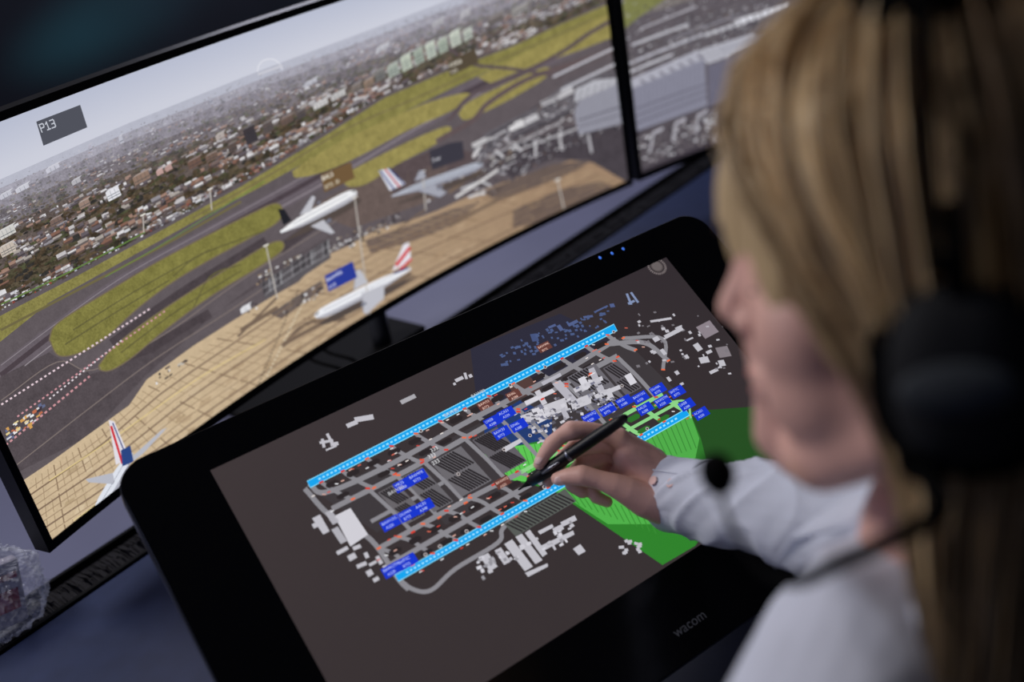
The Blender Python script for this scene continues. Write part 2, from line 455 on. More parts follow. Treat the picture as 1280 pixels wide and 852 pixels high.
def block(C, x, y, w, h, c, layer=9, roof=True):
    p = Vector((x, y)); r = R_ * w; u = upv(x) * h
    C.poly([tuple(p), tuple(p + r), tuple(p + r + u), tuple(p + u)], c, layer, 0.1)
    for k in range(1, int(h / 3.5)):
        q = p + u * (k / int(h / 3.5 + 1)); C.line([tuple(q + r * 0.04), tuple(q + r * 0.96)], 0.9, mixc(c, (40, 50, 60), 0.55), layer + 1)
    for k in range(1, int(w / 5)):
        q = p + r * (k / int(w / 5)); C.line([tuple(q), tuple(q + u)], 0.6, mixc(c, (40, 50, 60), 0.35), layer + 1)
    if roof: C.poly([tuple(p + u), tuple(p + u + r), tuple(p + u + r * 1.08 + Vector((2, -3))), tuple(p + u + r * 0.1 + Vector((2, -3)))], mixc(c, (220, 220, 224), 0.3), layer + 1)
for (x, y, w, h, c) in [(470, 103, 14, 12, (120, 118, 116)), (486, 98, 15, 14, (166, 174, 164)), (503, 90, 14, 17, (186, 194, 180)), (519, 82, 13, 17, (158, 168, 156)), (534, 75, 13, 18, (190, 198, 186)), (549, 68, 13, 16, (166, 176, 162)), (564, 60, 14, 17, (196, 202, 190)), (580, 52, 12, 12, (180, 186, 176)),
                        (440, 118, 14, 9, (120, 110, 105)), (455, 111, 14, 8, (140, 120, 106)), (392, 138, 20, 6, (196, 194, 194)), (414, 127, 20, 6, (186, 184, 184)), (352, 158, 16, 8, (104, 86, 78)), (330, 168, 14, 12, (92, 82, 80)), (308, 182, 16, 20, (64, 58, 62)), (286, 192, 12, 10, (90, 78, 74)), (372, 150, 12, 9, (84, 76, 76)),
                        (258, 204, 16, 8, (112, 92, 82)), (236, 212, 18, 9, (110, 86, 76)), (196, 220, 9, 6, (190, 156, 150)), (207, 215, 9, 6, (178, 146, 140)), (168, 232, 22, 10, (142, 118, 104)), (135, 252, 18, 12, (222, 222, 228)), (100, 262, 14, 8, (150, 128, 116)), (64, 284, 16, 8, (120, 100, 92)), (270, 176, 12, 6, (170, 160, 156)),
                        (0, 300, 22, 10, (206, 204, 200)), (2, 322, 20, 12, (196, 184, 172)), (0, 250, 16, 5, (195, 195, 206)), (20, 242, 18, 5, (200, 200, 210)), (58, 217, 18, 5, (196, 196, 208)), (90, 232, 12, 5, (180, 178, 184)),
                        (150, 180, 5, 9, (186, 186, 198)), (112, 190, 4, 8, (176, 174, 188)), (262, 130, 4, 7, (172, 172, 186)), (640, 22, 22, 8, (146, 142, 140)), (610, 34, 22, 8, (112, 104, 102)), (470, 66, 18, 4, (186, 186, 194)), (380, 110, 18, 4, (182, 182, 192)), (540, 36, 16, 5, (168, 166, 172)), (575, 24, 14, 6, (176, 174, 180))]:
    block(C1, x, y, w, h, c)
C1.line([(321, 90), (323, 81), (330, 75), (340, 74), (348, 79), (352, 87)], 1.2, (226, 226, 234), 10, smooth=True)
C1.line([(322, 93), (352, 82)], 3, (200, 200, 210), 10)
for i in range(70):
    x = 5 + i * 6.5 + random.uniform(-3, 3); y = interp(x, CY) - random.uniform(3, 16)
    block(C1, x, y, random.uniform(4, 12), random.uniform(2, 4), random.choice([(190, 188, 188), (160, 156, 160), (116, 106, 100), (204, 204, 208), (90, 80, 78), (70, 62, 60), (126, 106, 94)]), 9, False)
for i in range(240):
    x = random.uniform(0, 470); y = interp(x, CY) - random.uniform(0, 9)
    C1.rect_uv(x, y, random.uniform(.002, .004), 0.0015, random.choice([(225, 225, 228), (70, 60, 62), (150, 70, 62), (180, 184, 194), (90, 86, 90), (140, 136, 140)]), 11, 0)

# --- airfield ---
GA = (126, 122, 66); GB = (134, 128, 74); GC = (148, 138, 82)
def G(pts, c, l=12, n=0.3): C1.poly(pts, c, l, n)
C1.poly([(-60, 428), (0, 394), (100, 342), (200, 288), (300, 233), (400, 173), (480, 122), (560, 88), (640, 58), (700, 30), (800, -12), (800, 6), (740, 32), (640, 74), (560, 112), (480, 152), (400, 192), (320, 236), (250, 272), (160, 322), (60, 378), (0, 426), (-60, 462)], GB, 12, 0.3)
C1.line([(0, 380), (60, 352), (120, 322), (180, 290)], 1.6, (100, 130, 66), 13, smooth=True)
C1.line([(130, 346), (200, 306), (262, 268), (330, 226)], 1.0, (106, 136, 70), 14, smooth=True)
C1.line([(0, 412), (100, 360), (200, 308), (300, 252)], 3, (110, 102, 70), 13, smooth=True)
C1.line([(240, 272), (330, 222), (430, 162), (520, 122), (640, 68), (740, 24)], 1.4, (114, 102, 76), 13, smooth=True)
C1.line([(0, 470), (80, 408), (160, 352), (260, 297), (360, 243), (440, 198), (520, 152), (600, 108), (700, 62), (770, 30)], 26, (104, 95, 102), 12, 0.12, smooth=True)
C1.line([(0, 468), (80, 406), (160, 350), (260, 295), (360, 241), (440, 196), (520, 150), (600, 106), (700, 60), (770, 28)], 6, (76, 66, 72), 13, 0.12, smooth=True)
C1.line([(0, 480), (80, 418), (160, 362), (260, 307), (360, 253), (440, 208), (520, 160), (600, 116)], 1.2, (150, 142, 148), 13, smooth=True)
C1.line([(0, 456), (80, 396), (160, 341), (260, 286), (360, 231), (440, 186), (520, 140)], 1.0, (140, 132, 138), 13, smooth=True)
p1 = [(60, 424), (66, 408), (90, 390), (130, 366), (190, 330), (250, 298), (310, 268), (342, 254), (352, 262), (345, 278), (310, 298), (260, 325), (215, 352), (172, 384), (128, 424), (100, 440), (72, 444)]
p2 = [(122, 456), (140, 434), (180, 402), (240, 362), (300, 325), (336, 304), (352, 302), (350, 314), (318, 336), (262, 370), (205, 412), (164, 446), (138, 462), (124, 462)]
def sm(p): return [(q.x, q.y) for q in catmull([Vector((a, b, 0)) for a, b in p] + [Vector((*p[0], 0))], 4)][:-1]
G(sm(p1), GA, 14); G(sm(p2), GA, 14)
C1.line(p1 + [p1[0]], 1.6, (116, 104, 84), 15, smooth=True); C1.line(p2 + [p2[0]], 1.6, (116, 104, 84), 15, smooth=True)
G(sm([(364, 214), (384, 200), (430, 174), (490, 146), (540, 126), (580, 116), (586, 122), (560, 140), (510, 162), (450, 194), (405, 214), (370, 222)]), GC, 14)
G(sm([(428, 218), (470, 196), (520, 172), (556, 158), (562, 164), (540, 182), (494, 206), (456, 230), (432, 232)]), GC, 14)
G(sm([(572, 142), (584, 128), (624, 108), (680, 84), (682, 96), (640, 122), (600, 142), (580, 150)]), GC, 14)
G([(596, 96), (650, 68), (720, 36), (770, 12), (772, 44), (720, 64), (660, 84), (612, 104)], GC, 14)
C1.line([(560, 150), (590, 118), (650, 92), (700, 66), (735, 42), (770, 22)], 5, (92, 80, 84), 15, 0.15, smooth=True)
C1.line([(545, 176), (590, 150), (610, 128), (660, 98), (720, 78), (770, 60)], 6, (98, 84, 86), 15, 0.15, smooth=True)
C1.line([(560, 60), (590, 80), (640, 86), (700, 96)], 4, (92, 80, 84), 15, 0.15, smooth=True)
for a in [[(215, 345), (250, 318), (330, 288)], [(240, 385), (262, 345), (300, 330)], [(80, 430), (140, 392), (210, 350)], [(150, 440), (220, 388), (300, 338)], [(90, 412), (170, 362), (260, 312)]]:
    C1.line(a, 1.8, (102, 98, 60), 15, 0.2, smooth=True)
for a in [[(140, 428), (220, 370), (330, 302)], [(350, 310), (420, 262), (480, 238)], [(120, 480), (190, 434), (260, 392)], [(0, 560), (60, 505), (110, 470)]]:
    C1.line(a, 12, (74, 66, 70), 13, 0.2, smooth=True)
C1.poly([(0, 470), (60, 440), (110, 468), (190, 440), (250, 402), (350, 340), (420, 290), (350, 330), (260, 398), (180, 470), (110, 545), (0, 600), (-40, 520)], (84, 76, 80), 13, 0.2)
for a in [[(0, 500), (70, 452), (115, 462), (200, 420), (300, 350), (420, 275)], [(20, 580), (110, 510), (190, 450), (280, 392), (340, 352)]]:
    C1.line(a, 1.2, (128, 116, 112), 14, smooth=True)
C1.poly([(470, 215), (560, 180), (600, 195), (520, 240), (470, 245)], (88, 76, 78), 13, 0.2)
C1.poly([(380, 262), (470, 215), (560, 205), (540, 250), (440, 285)], (104, 90, 86), 13, 0.2)
# apron
def apc(u, v):
    t = min(1, max(0, (u - 0.25) / 0.80)); return mixc((202, 180, 148), (156, 130, 106), t)
AP = [(0, 618), (60, 578), (110, 542), (160, 506), (182, 474), (240, 432), (300, 394), (336, 372), (372, 352), (400, 322), (436, 306), (470, 286), (510, 276), (548, 262), (600, 238), (650, 220), (712, 200), (760, 205), (800, 190), (800, 260), (400, 520), (55, 720), (-20, 700)]
C1.poly(AP, apc, 15, 0.10)
for i in range(170):
    k = random.random(); x = 70 + 660 * k; y = 690 - 448 * k - random.uniform(4, 96 - 40 * k)
    p = Vector((x, y)); w = random.uniform(8, 18); h = random.uniform(5, 10); d2 = Vector((.27, -.96))
    C1.poly([tuple(p), tuple(p + R_ * w), tuple(p + R_ * w + d2 * h), tuple(p + d2 * h)], mixc(random.choice([(214, 194, 162), (192, 170, 138), (196, 174, 142), (182, 160, 128)]), (158, 130, 106), k * .8), 16, 0.04)
C1.poly([(455, 300), (520, 278), (560, 262), (600, 252), (560, 284), (500, 306), (462, 316)], (114, 98, 90), 16, 0.15)
C1.poly([(336, 392), (365, 372), (400, 350), (404, 360), (376, 380), (350, 398)], (106, 94, 90), 17, 0.15)
C1.poly([(640, 262), (700, 236), (750, 226), (770, 236), (690, 274), (640, 285)], (108, 92, 84), 17, 0.15)
C1.poly([(600, 240), (690, 205), (740, 200), (700, 222), (620, 250)], (104, 90, 84), 17, 0.15)
C1.line([(352, 432), (382, 404), (430, 398)], 5, (118, 100, 86), 17, 0.1, smooth=True)
for (a, b, w) in [((344, 372), (296, 420), 3), ((460, 392), (406, 436), 3), ((703, 260), (660, 292), 3), ((530, 262), (490, 290), 2), ((120, 642), (70, 676), 8), ((400, 404), (352, 430), 5), ((512, 342), (478, 362), 6), ((600, 212), (560, 240), 4), ((620, 250), (560, 282), 4), ((345, 384), (300, 412), 5)]:
    C1.line([a, b], w, (118, 100, 86), 19)  # long cast shadows drawn into the picture
lowl = [(40, 700), (150, 628), (300, 522), (470, 408), (600, 338), (700, 284), (790, 236)]
upl = [(30, 600), (110, 544), (184, 474), (300, 396), (420, 314), (548, 264), (712, 202)]
def lp0(a, b, t): return (a[0] + (b[0] - a[0]) * t, a[1] + (b[1] - a[1]) * t)
def edge(t, L):
    f = t * (len(L) - 1); i = min(len(L) - 2, int(f)); return Vector(lp0(L[i], L[i + 1], f - i))
for k in range(64):
    t = k / 63; a = edge(t, lowl); b = edge(min(1, t * .98 + .01), upl)
    for (r0, r1) in ((0.0, .18), (.2, .38), (.41, .58), (.62, .78), (.82, .95)):
        if random.random() < .88:
            C1.line([tuple(a.lerp(b, r0)), tuple(a.lerp(b, r1))], .9 if k % 4 else 1.5, (160, 138, 110) if k % 4 else (134, 112, 90), 17)
for j in range(11):
    r = (j / 11.0) ** .9 * .95
    C1.line([tuple(edge(i / 16, lowl).lerp(edge(i / 16, upl), r)) for i in range(17)], 1.0 if j % 3 else 1.9, (156, 132, 108) if j % 3 else (130, 108, 90), 17)
C1.dash((318, 488), (372, 360), 1.6, 2.5, 2.5, (96, 84, 72), 18)
C1.dash((332, 470), (380, 372), 1.4, 2.5, 3, (225, 215, 190), 18)
C1.line([(60, 600), (150, 540), (250, 470), (330, 424)], 1.2, (222, 200, 140), 18, smooth=True)
C1.line([(90, 650), (200, 572), (330, 480), (460, 396), (600, 318)], 1.0, (226, 206, 150), 18, smooth=True)
C1.dash((0, 505), (188, 384), 2.2, 2.4, 4, (230, 208, 216), 18)
C1.dash((20, 520), (205, 388), 2.0, 2.4, 4, (206, 150, 158), 18)
C1.dash((60, 498), (150, 425), 1.8, 2.0, 4, (232, 222, 228), 18)
C1.dash((0, 560), (110, 470), 2.4, 3, 4, (206, 150, 156), 18)
for i in range(46):
    t = random.random(); C1.rect_uv(-5 + 60 * t + random.uniform(-4, 4), 552 - 42 * t + random.uniform(-9, 9), random.uniform(.003, .007), random.uniform(.0015, .004), random.choice([(226, 206, 150), (235, 235, 235), (190, 110, 80), (60, 50, 60), (210, 160, 90), (100, 108, 140), (220, 218, 220)]), 19, 0)
for (cx, cy, n_, sp) in [(215, 462, 16, 22), (380, 372, 30, 28), (312, 382, 5, 8), (470, 285, 50, 34), (560, 232, 40, 28), (350, 335, 60, 30), (430, 300, 36, 22), (620, 200, 40, 25), (460, 290, 20, 14)]:
    for i in range(n_):
        t = random.uniform(-1, 1); C1.rect_uv(cx + t * sp, cy - t * sp * 0.5 + random.uniform(-7, 7), random.uniform(.002, .007), random.uniform(.0015, .0035), random.choice([(225, 225, 228), (60, 54, 58), (40, 38, 42), (190, 186, 180), (110, 100, 96), (90, 80, 76), (150, 130, 110)]), 19, 0)
block(C1, 300, 392, 14, 6, (222, 222, 226), 20)
C1.poly([(324, 354), (372, 322), (408, 298), (412, 322), (376, 346), (330, 374)], (92, 88, 92), 20, 0.2)
for k in range(24):
    x = 327 + k * 3.5; y = 353 - k * 2.3
    C1.poly([(x, y), (x + 1.8, y - 1.2), (x + 3.0, y + 15), (x + 1.2, y + 16)], random.choice([(150, 150, 154), (60, 56, 60), (124, 122, 126), (48, 46, 50), (96, 92, 96)]), 21)
for k in range(4): C1.line([(326 + k, 356 + k * 4), (374 + k, 324 + k * 4), (409 + k, 301 + k * 5)], .8, (150, 148, 152) if k % 2 else (60, 56, 60), 22)
for a, b in (((330, 306), (344, 372)), ((441, 246), (460, 392)), ((695, 224), (703, 260)), ((526, 214), (530, 262)), ((260, 236), (262, 262)), ((176, 268), (177, 290))):
    C1.line([a, b], 1.5, (186, 180, 174), 29)
    C1.line([(a[0] - 3, a[1] + 1.5), (a[0] + 3, a[1] - 1.5)], 1.8, (226, 222, 215), 29)
# terminal, right
C1.poly([(604, 206), (640, 182), (700, 160), (790, 140), (790, 232), (735, 200), (690, 198), (640, 222)], (72, 66, 72), 18, 0.25)
C1.poly([(588, 186), (606, 166), (668, 134), (706, 104), (776, 84), (778, 120), (716, 140), (650, 168), (600, 200)], (100, 96, 102), 19, 0.3)
C1.poly([(716, 142), (722, 126), (770, 104), (780, 102), (784, 152), (722, 168)], (146, 146, 158), 23, 0.05)
for k in range(10): C1.line([(724 + k * 6, 128 - k * 2.6), (726 + k * 6, 164 - k * 1.6)], .7, (126, 126, 140), 24)
C1.line([(722, 150), (784, 130)], 1.6, (86, 84, 96), 25); C1.line([(722, 158), (784, 140)], 1.2, (96, 94, 106), 25)
C1.poly([(716, 128), (770, 104), (780, 96), (740, 100), (718, 112)], (180, 180, 188), 24, 0.05)
for k in range(6): C1.line([(722 + k * 9, 124 - k * 4), (726 + k * 9, 112 - k * 3)], 1.2, (120, 118, 126), 25)
C1.line([(700, 112), (780, 74)], 3, (190, 190, 198), 24); C1.line([(704, 104), (780, 66)], 1.5, (90, 86, 92), 24); C1.line([(690, 96), (770, 58)], 2.5, (196, 196, 204), 22)
for (a, b, w, c) in [((590, 182), (612, 171), 6, (204, 202, 204)), ((616, 170), (630, 162), 5, (180, 178, 182)), ((636, 160), (652, 153), 9, (222, 220, 222)), ((656, 152), (670, 145), 8, (200, 198, 202)), ((676, 130), (692, 123), 7, (180, 178, 182)), ((696, 121), (714, 112), 8, (196, 194, 198)), ((604, 174), (650, 148), 3, (70, 66, 72)), ((640, 172), (712, 140), 4, (70, 66, 72)), ((610, 196), (700, 152), 2, (166, 164, 168)), ((590, 196), (600, 180), 4, (212, 210, 212)), ((650, 186), (720, 160), 2, (186, 184, 188)), ((668, 196), (668, 176), 3, (196, 194, 198)), ((700, 186), (698, 164), 3, (196, 194, 198)), ((738, 190), (734, 168), 3, (180, 178, 184)), ((660, 138), (700, 116), 1.2, (60, 56, 62)), ((618, 188), (628, 196), 3, (210, 208, 212)), ((640, 178), (650, 188), 3, (204, 202, 206))]:
    C1.line([a, b], w, c, 22, 0.05)
    if w > 4:
        C1.line([(a[0] + 1, a[1] + w * .55), (b[0] + 1, b[1] + w * .55)], 1.6, (64, 60, 68), 23)
        C1.line([(a[0], a[1] - w * .1), (b[0], b[1] - w * .1)], .7, (130, 128, 134), 23)
C1.line([(568, 246), (590, 232), (606, 222), (620, 212)], 3, (220, 218, 218), 23); C1.line([(575, 236), (600, 226), (612, 232)], 2.4, (200, 200, 204), 23); C1.line([(584, 246), (604, 240)], 3, (208, 206, 208), 23)
for i in range(640):
    x = random.uniform(592, 782); yb = interp(x, [(590, 196), (640, 168), (700, 128), (780, 96)]); y = yb + random.uniform(-12, 60)
    C1.rect_uv(x, y, random.uniform(.002, .009), random.uniform(.0012, .0035), random.choice([(190, 188, 194), (60, 56, 62), (44, 42, 48), (140, 138, 144), (206, 204, 208), (110, 94, 90), (86, 82, 88), (74, 68, 74)]), 20 + (i % 3), 0.1, random.uniform(-.15, .15))
# ---- aircraft in the picture ----
def plane(C, tail, nose, w, col, layer, wing=None, tailfin=None, fincol=(50, 60, 110), finstripes=None, shadow=True, engines=()):
    a = Vector(tail); b = Vector(nose); d = (b - a); n = Vector((-d.y, d.x)).normalized()
    if n.y > 0: n = -n
    prof = [(0, .12), (.12, .5), (.25, .85), (.4, 1), (.8, 1), (.92, .85), (.98, .45), (1, .1)]
    if shadow:
        o = Vector((6, 9)); C.poly([tuple(a + d * t + n * r * w / 2 * 0.6 + o) for t, r in prof] + [tuple(a + d * t - n * r * w / 2 * 0.6 + o) for t, r in reversed(prof)], (84, 74, 70), layer, 0.05, 12)
    up = [tuple(a + d * t + n * (w * 0.15 + r * w / 2 * 0.8)) for t, r in prof]; dn = [tuple(a + d * t - n * (r * w / 2 - w * .12 * (1 - t))) for t, r in reversed(prof)]
    C.poly(up + dn, col, layer + 2, 0.0, 12)
    C.poly([tuple(a + d * t - n * (r * w * .12)) for t, r in prof] + dn, mixc(col, (120, 120, 135), 0.5), layer + 3, 0, 12)
    C.dash(tuple(a + d * .18 + n * w * .22), tuple(a + d * .9 + n * w * .22), 0.9, 1.2, 1.6, (90, 95, 115), layer + 4)
    C.line([tuple(a + d * .955 + n * w * .30), tuple(a + d * .985 + n * w * .16)], 1.6, (40, 44, 56), layer + 4)
    if wing:
        for wp in wing:
            C.poly(wp, mixc(col, (150, 150, 162), 0.55), layer + 4, 0, 12)
            C.line([wp[0], wp[-1]], .8, mixc(col, (110, 110, 124), 0.7), layer + 5)
    for (ex, ey, er) in engines:
        C.poly([(ex - er, ey + er * .5), (ex + er * .6, ey - er * .5), (ex + er, ey + er * .3), (ex - er * .5, ey + er * 1.2)], (120, 122, 136), layer + 5, 0, 12)
        C.line([(ex - er * .9, ey + er * .6), (ex - er * .5, ey + er * 1.1)], 1.0, (50, 50, 58), layer + 6)
    if tailfin:
        C.poly(tailfin, fincol, layer + 4, 0, 10)
        if finstripes:
            for (p, q, ww, cc) in finstripes: C.line([p, q], ww, cc, layer + 5)
plane(C1, (349, 291), (444, 240), 14, (238, 238, 240), 25, wing=[[(372, 268), (386, 264), (392, 246), (388, 244)], [(386, 282), (402, 274), (416, 290), (412, 292)]], tailfin=[(352, 281), (362, 275), (353, 261), (345, 261)], fincol=(36, 36, 42), engines=((408, 274, 4), (396, 252, 3)))
plane(C1, (488, 246), (602, 205), 11, (176, 180, 192), 25, wing=[[(520, 238), (540, 230), (556, 240), (548, 246)], [(516, 226), (530, 222), (528, 212), (522, 213)]], tailfin=[(485, 238), (505, 229), (483, 210), (471, 213)], fincol=(214, 216, 226), engines=((548, 232, 4),),
      finstripes=[((473, 213), (490, 236), 2.0, (44, 60, 130)), ((479, 211), (497, 233), 2.0, (190, 44, 56)), ((484, 210), (503, 230), 1.8, (44, 60, 130))])
plane(C1, (512, 336), (392, 396), 14, (236, 237, 242), 25, wing=[[(450, 366), (478, 354), (478, 372), (456, 392), (452, 390)], [(440, 362), (458, 352), (448, 336), (442, 338)]], tailfin=[(488, 338), (512, 326), (509, 302), (502, 305)], fincol=(226, 222, 230), engines=((452, 378, 4),),
      finstripes=[((493, 331), (510, 309), 4, (206, 50, 56)), ((498, 336), (512, 323), 3, (206, 50, 56)), ((490, 341), (508, 334), 2.5, (44, 56, 120))])
plane(C1, (164, 566), (120, 640), 17, (222, 226, 236), 25, wing=[[(158, 580), (176, 566), (206, 534), (200, 536), (160, 572)], [(140, 600), (138, 590), (104, 598), (108, 602), (138, 604)]], tailfin=[(142, 580), (160, 572), (140, 526), (133, 524)], fincol=(224, 220, 228),
      finstripes=[((136, 532), (150, 578), 3, (206, 50, 60)), ((138, 528), (156, 572), 1.6, (52, 64, 130))], shadow=True)
C1.poly([(148, 562), (160, 556), (164, 576), (150, 582)], (44, 70, 130), 31)
# screen labels
C1.poly([(42, 152), (97, 131), (106, 159), (51, 182)], (80, 82, 92), 33)
C1.strokes(49, 165, 0.0115, (196, 200, 210), 35, [
    (0, 0, 0, .75), (0, .75, .36, .75), (.36, .75, .44, .66), (.44, .66, .44, .46), (.44, .46, .36, .37), (.36, .37, 0, .37),
    (.68, .58, .86, .75), (.86, .75, .86, 0), (.68, 0, 1.04, 0),
    (1.24, .75, 1.60, .75), (1.60, .75, 1.68, .66), (1.68, .66, 1.68, .46), (1.68, .46, 1.58, .38), (1.58, .38, 1.36, .38), (1.58, .38, 1.68, .29), (1.68, .29, 1.68, .09), (1.68, .09, 1.60, 0), (1.60, 0, 1.24, 0)])
C1.poly([(556, 76), (592, 60), (596, 78), (560, 95)], (84, 74, 60), 33)
C1.text('A320SB', 559, 84, 0.0085, (245, 240, 225), 35); C1.text('A320', 561, 92, 0.007, (220, 215, 200), 35)
C1.poly([(398, 218), (436, 202), (441, 222), (403, 240)], (112, 88, 60), 33)
C1.text('BAL5', 400, 226, 0.0105, (245, 240, 225), 35); C1.text('B772  30', 404, 236, 0.008, (235, 228, 205), 35)
C1.poly([(403, 344), (438, 326), (444, 346), (408, 364)], (44, 60, 150), 33)
C1.text('BAW9PK', 406, 352, 0.0085, (225, 230, 250), 35); C1.text('A320', 408, 361, 0.0075, (210, 215, 240), 35)
C1.poly([(534, 188), (560, 178), (576, 176), (578, 198), (538, 212)], (60, 58, 68), 33)
C1.text('Trwr', 538, 203, 0.009, (225, 225, 232), 35)
s1 = C1.build('screen', m_scr, e1)

# --- monitor 2 picture ---
C2 = Canvas(mon2.m, mon2.w, (0.010, mon2.W - 0.010, 0.012, mon2.H - 0.010), 0.04)
C2.uvpoly([(0, 0), (mon2.W, 0), (mon2.W, mon2.H), (0, mon2.H)], (96, 90, 96), 1, 0.2)
C2.uvpoly([(0, hv - .03), (mon2.W, hv - .03), (mon2.W, mon2.H), (0, mon2.H)], (180, 184, 200), 2, 0.03)
C2.uvpoly([(0, hv - .12), (mon2.W, hv - .12), (mon2.W, hv - .03), (0, hv - .03)], (122, 116, 114), 2, 0.3)
C2.poly([(776, 40), (800, 20), (840, -6), (780, -10)], (124, 126, 78), 3, 0.2)
for i in range(3200):
    u = random.uniform(0, mon2.W); v = random.uniform(0.05, hv - 0.03); d = (hv - v)
    w = 0.003 + d * 0.04 * random.random(); h = 0.001 + d * 0.010 * random.random()
    C2.uvpoly([(u, v), (u + w, v), (u + w, v + h), (u, v + h)], random.choice([(176, 174, 182), (70, 66, 72), (48, 46, 52), (134, 132, 140), (114, 108, 110), (190, 188, 194), (92, 88, 92), (100, 88, 82), (84, 74, 70)]), 3 + i % 2, 0.15)
C2.poly([(790, 226), (900, 190), (1000, 160), (1000, 120), (900, 130), (792, 160)], (62, 56, 64), 6, 0.25)
C2.poly([(792, 170), (830, 150), (900, 132), (900, 170), (840, 196), (796, 214)], (84, 78, 84), 7, 0.25)
C2.poly([(790, 106), (880, 72), (884, 132), (796, 164)], (134, 134, 150), 8, 0.05)
C2.poly([(786, 100), (868, 64), (884, 72), (790, 110)], (172, 172, 184), 9, 0.05)
C2.poly([(884, 82), (960, 56), (962, 104), (886, 134)], (106, 104, 120), 8, 0.05)
C2.poly([(868, 64), (940, 42), (960, 52), (884, 80)], (178, 178, 188), 9, 0.05)
for k in range(7): C2.line([(800 + k * 12, 100 - k * 5.2), (806 + k * 12, 104 - k * 5)], 3, (120, 118, 130), 10)
for k in range(3): C2.line([(794, 136 + k * 9), (884, 104 + k * 8)], 1.3, (88, 86, 100), 11)
for k in range(10): C2.line([(872 + k * 8, 66 - k * 2.4), (886 + k * 7.6, 76 - k * 2.4)], 1.2, (130, 128, 140), 10)
for (a, b, w, c) in [((784, 80), (880, 42), 3, (186, 186, 196)), ((784, 70), (900, 24), 1.5, (80, 76, 82)), ((880, 44), (940, 24), 4, (198, 198, 206)), ((900, 62), (1000, 34), 3, (160, 160, 172)), ((790, 56), (860, 30), 3, (190, 190, 198)), ((920, 28), (985, 8), 7, (216, 216, 224)), ((786, 90), (840, 68), 3, (196, 196, 204)), ((860, 30), (980, -10), 2, (90, 86, 92)), ((830, 52), (930, 16), 2, (140, 138, 148)), ((800, 36), (870, 8), 2, (176, 174, 182)), ((905, 44), (960, 26), 2, (70, 66, 74))]:
    C2.line([a, b], w, c, 10, 0.1)
for k in range(18):
    x = 792 + k * 5.2; C2.line([(x, 112 - k * 1.9), (x + 1.2, 160 - k * 1.6)], 0.8, (116, 116, 132), 10)
for k in range(14): C2.line([(860 + k * 9, 46 - k * 3), (866 + k * 9, 58 - k * 3)], 1.5, (90, 88, 96), 11)
for i in range(200):
    x = random.uniform(786, 960); C2.rect_uv(x, 84 - (x - 786) * .40 + random.uniform(-26, 14), random.uniform(.002, .008), random.uniform(.001, .003), random.choice([(210, 210, 216), (50, 48, 54), (130, 124, 126), (170, 168, 174), (90, 84, 84)]), 11, 0)
for i in range(150):
    x = random.uniform(792, 900); C2.rect_uv(x, 196 - (x - 792) * .35 + random.uniform(-22, 16), random.uniform(.003, .010), random.uniform(.002, .004), random.choice([(210, 210, 216), (40, 38, 44), (130, 122, 124), (170, 166, 172)]), 11, 0)
for (x, y) in [(812, 188), (840, 176), (868, 166)]:
    C2.line([(x, y), (x + 4, y - 22)], 3, (166, 164, 172), 12); C2.line([(x + 4, y - 22), (x + 16, y - 28)], 3, (186, 184, 194), 12)
C2.build('screen', m_scr, e2)

# ================= DRAWING TABLET =================
TL = Vector((0.1496, 0.911, CAMZ - 0.527)); TILT = math.radians(36.8)
TU = Vector((1, 0, 0)); TV = Vector((0, -math.cos(TILT), -math.sin(TILT))); TN = Vector((0, -math.sin(TILT), math.cos(TILT)))
TW, TH = 0.597, 0.312
def tw(u, v, h=0.0): return TL + TU * u + TV * v + TN * h
def ton(px, py, h=0.0):
    w = ray(px, py); t = ((TL - CAM).dot(TN) + h) / w.dot(TN); return CAM + w * t
def tm(px, py):
    P = ton(px, py) - TL; return (P.dot(TU), P.dot(TV))
tab = empty('pen_display_tablet', tw(0.3, 0.4, -0.03)); tab.location.z = 0.75
top(tab, 'large black pen display tablet tilted on the desk showing airport map', 'graphics tablet')
def rrect(u0, u1, v0, v1, r, n=8):
    o = []
    for (cx, cy, a0) in ((u1 - r, v1 - r, 0), (u0 + r, v1 - r, 90), (u0 + r, v0 + r, 180), (u1 - r, v0 + r, 270)):
        for k in range(n + 1):
            a = math.radians(a0 + 90 * k / n); o.append((cx + r * math.cos(a), cy + r * math.sin(a)))
    return o
def slab(name, u0, u1, v0, v1, r, layers, material):
    V = []; Fc = []; n = 0
    for (ins, h) in layers:
        o = rrect(u0 + ins, u1 - ins, v0 + ins, v1 - ins, max(0.002, r - ins)); n = len(o)
        V += [tw(a, b, h) for a, b in o]
    for i in range(len(layers) - 1):
        for k in range(n): Fc.append((i * n + k, i * n + (k + 1) % n, (i + 1) * n + (k + 1) % n, (i + 1) * n + k))
    Fc.append(tuple(range(n))); Fc.append(tuple((len(layers) - 1) * n + k for k in range(n)))
    o = new_mesh(name, V, Fc, material); par(o, tab); return o
U0, U1, V0, V1 = -0.083, TW + 0.085, -0.045, TH + 0.088
slab('housing', U0, U1, V0, V1, 0.032, [(0.03, -0.036), (0.012, -0.034), (0.0, -0.022), (0.0, -0.004), (0.0015, -0.0015)], m_edge)
slab('front_glass', U0 + .0012, U1 - .0012, V0 + .0012, V1 - .0012, 0.031, [(0.0, -0.0035), (0.0, -0.0006), (0.0007, 0.0)], m_glass)
m_tscr = screen_mat('tablet_picture', 1.0, 20, 120)
T = Canvas(tm, tw, (0, TW, 0, TH), None, 0.00006, -1)
W_, Hh = TW, TH
def bg(u, v):
    t = min(1, max(0, v / TH)); s = u / TW; return mixc(mixc((62, 54, 55), (46, 40, 45), s * 0.7), (55, 48, 49), t)
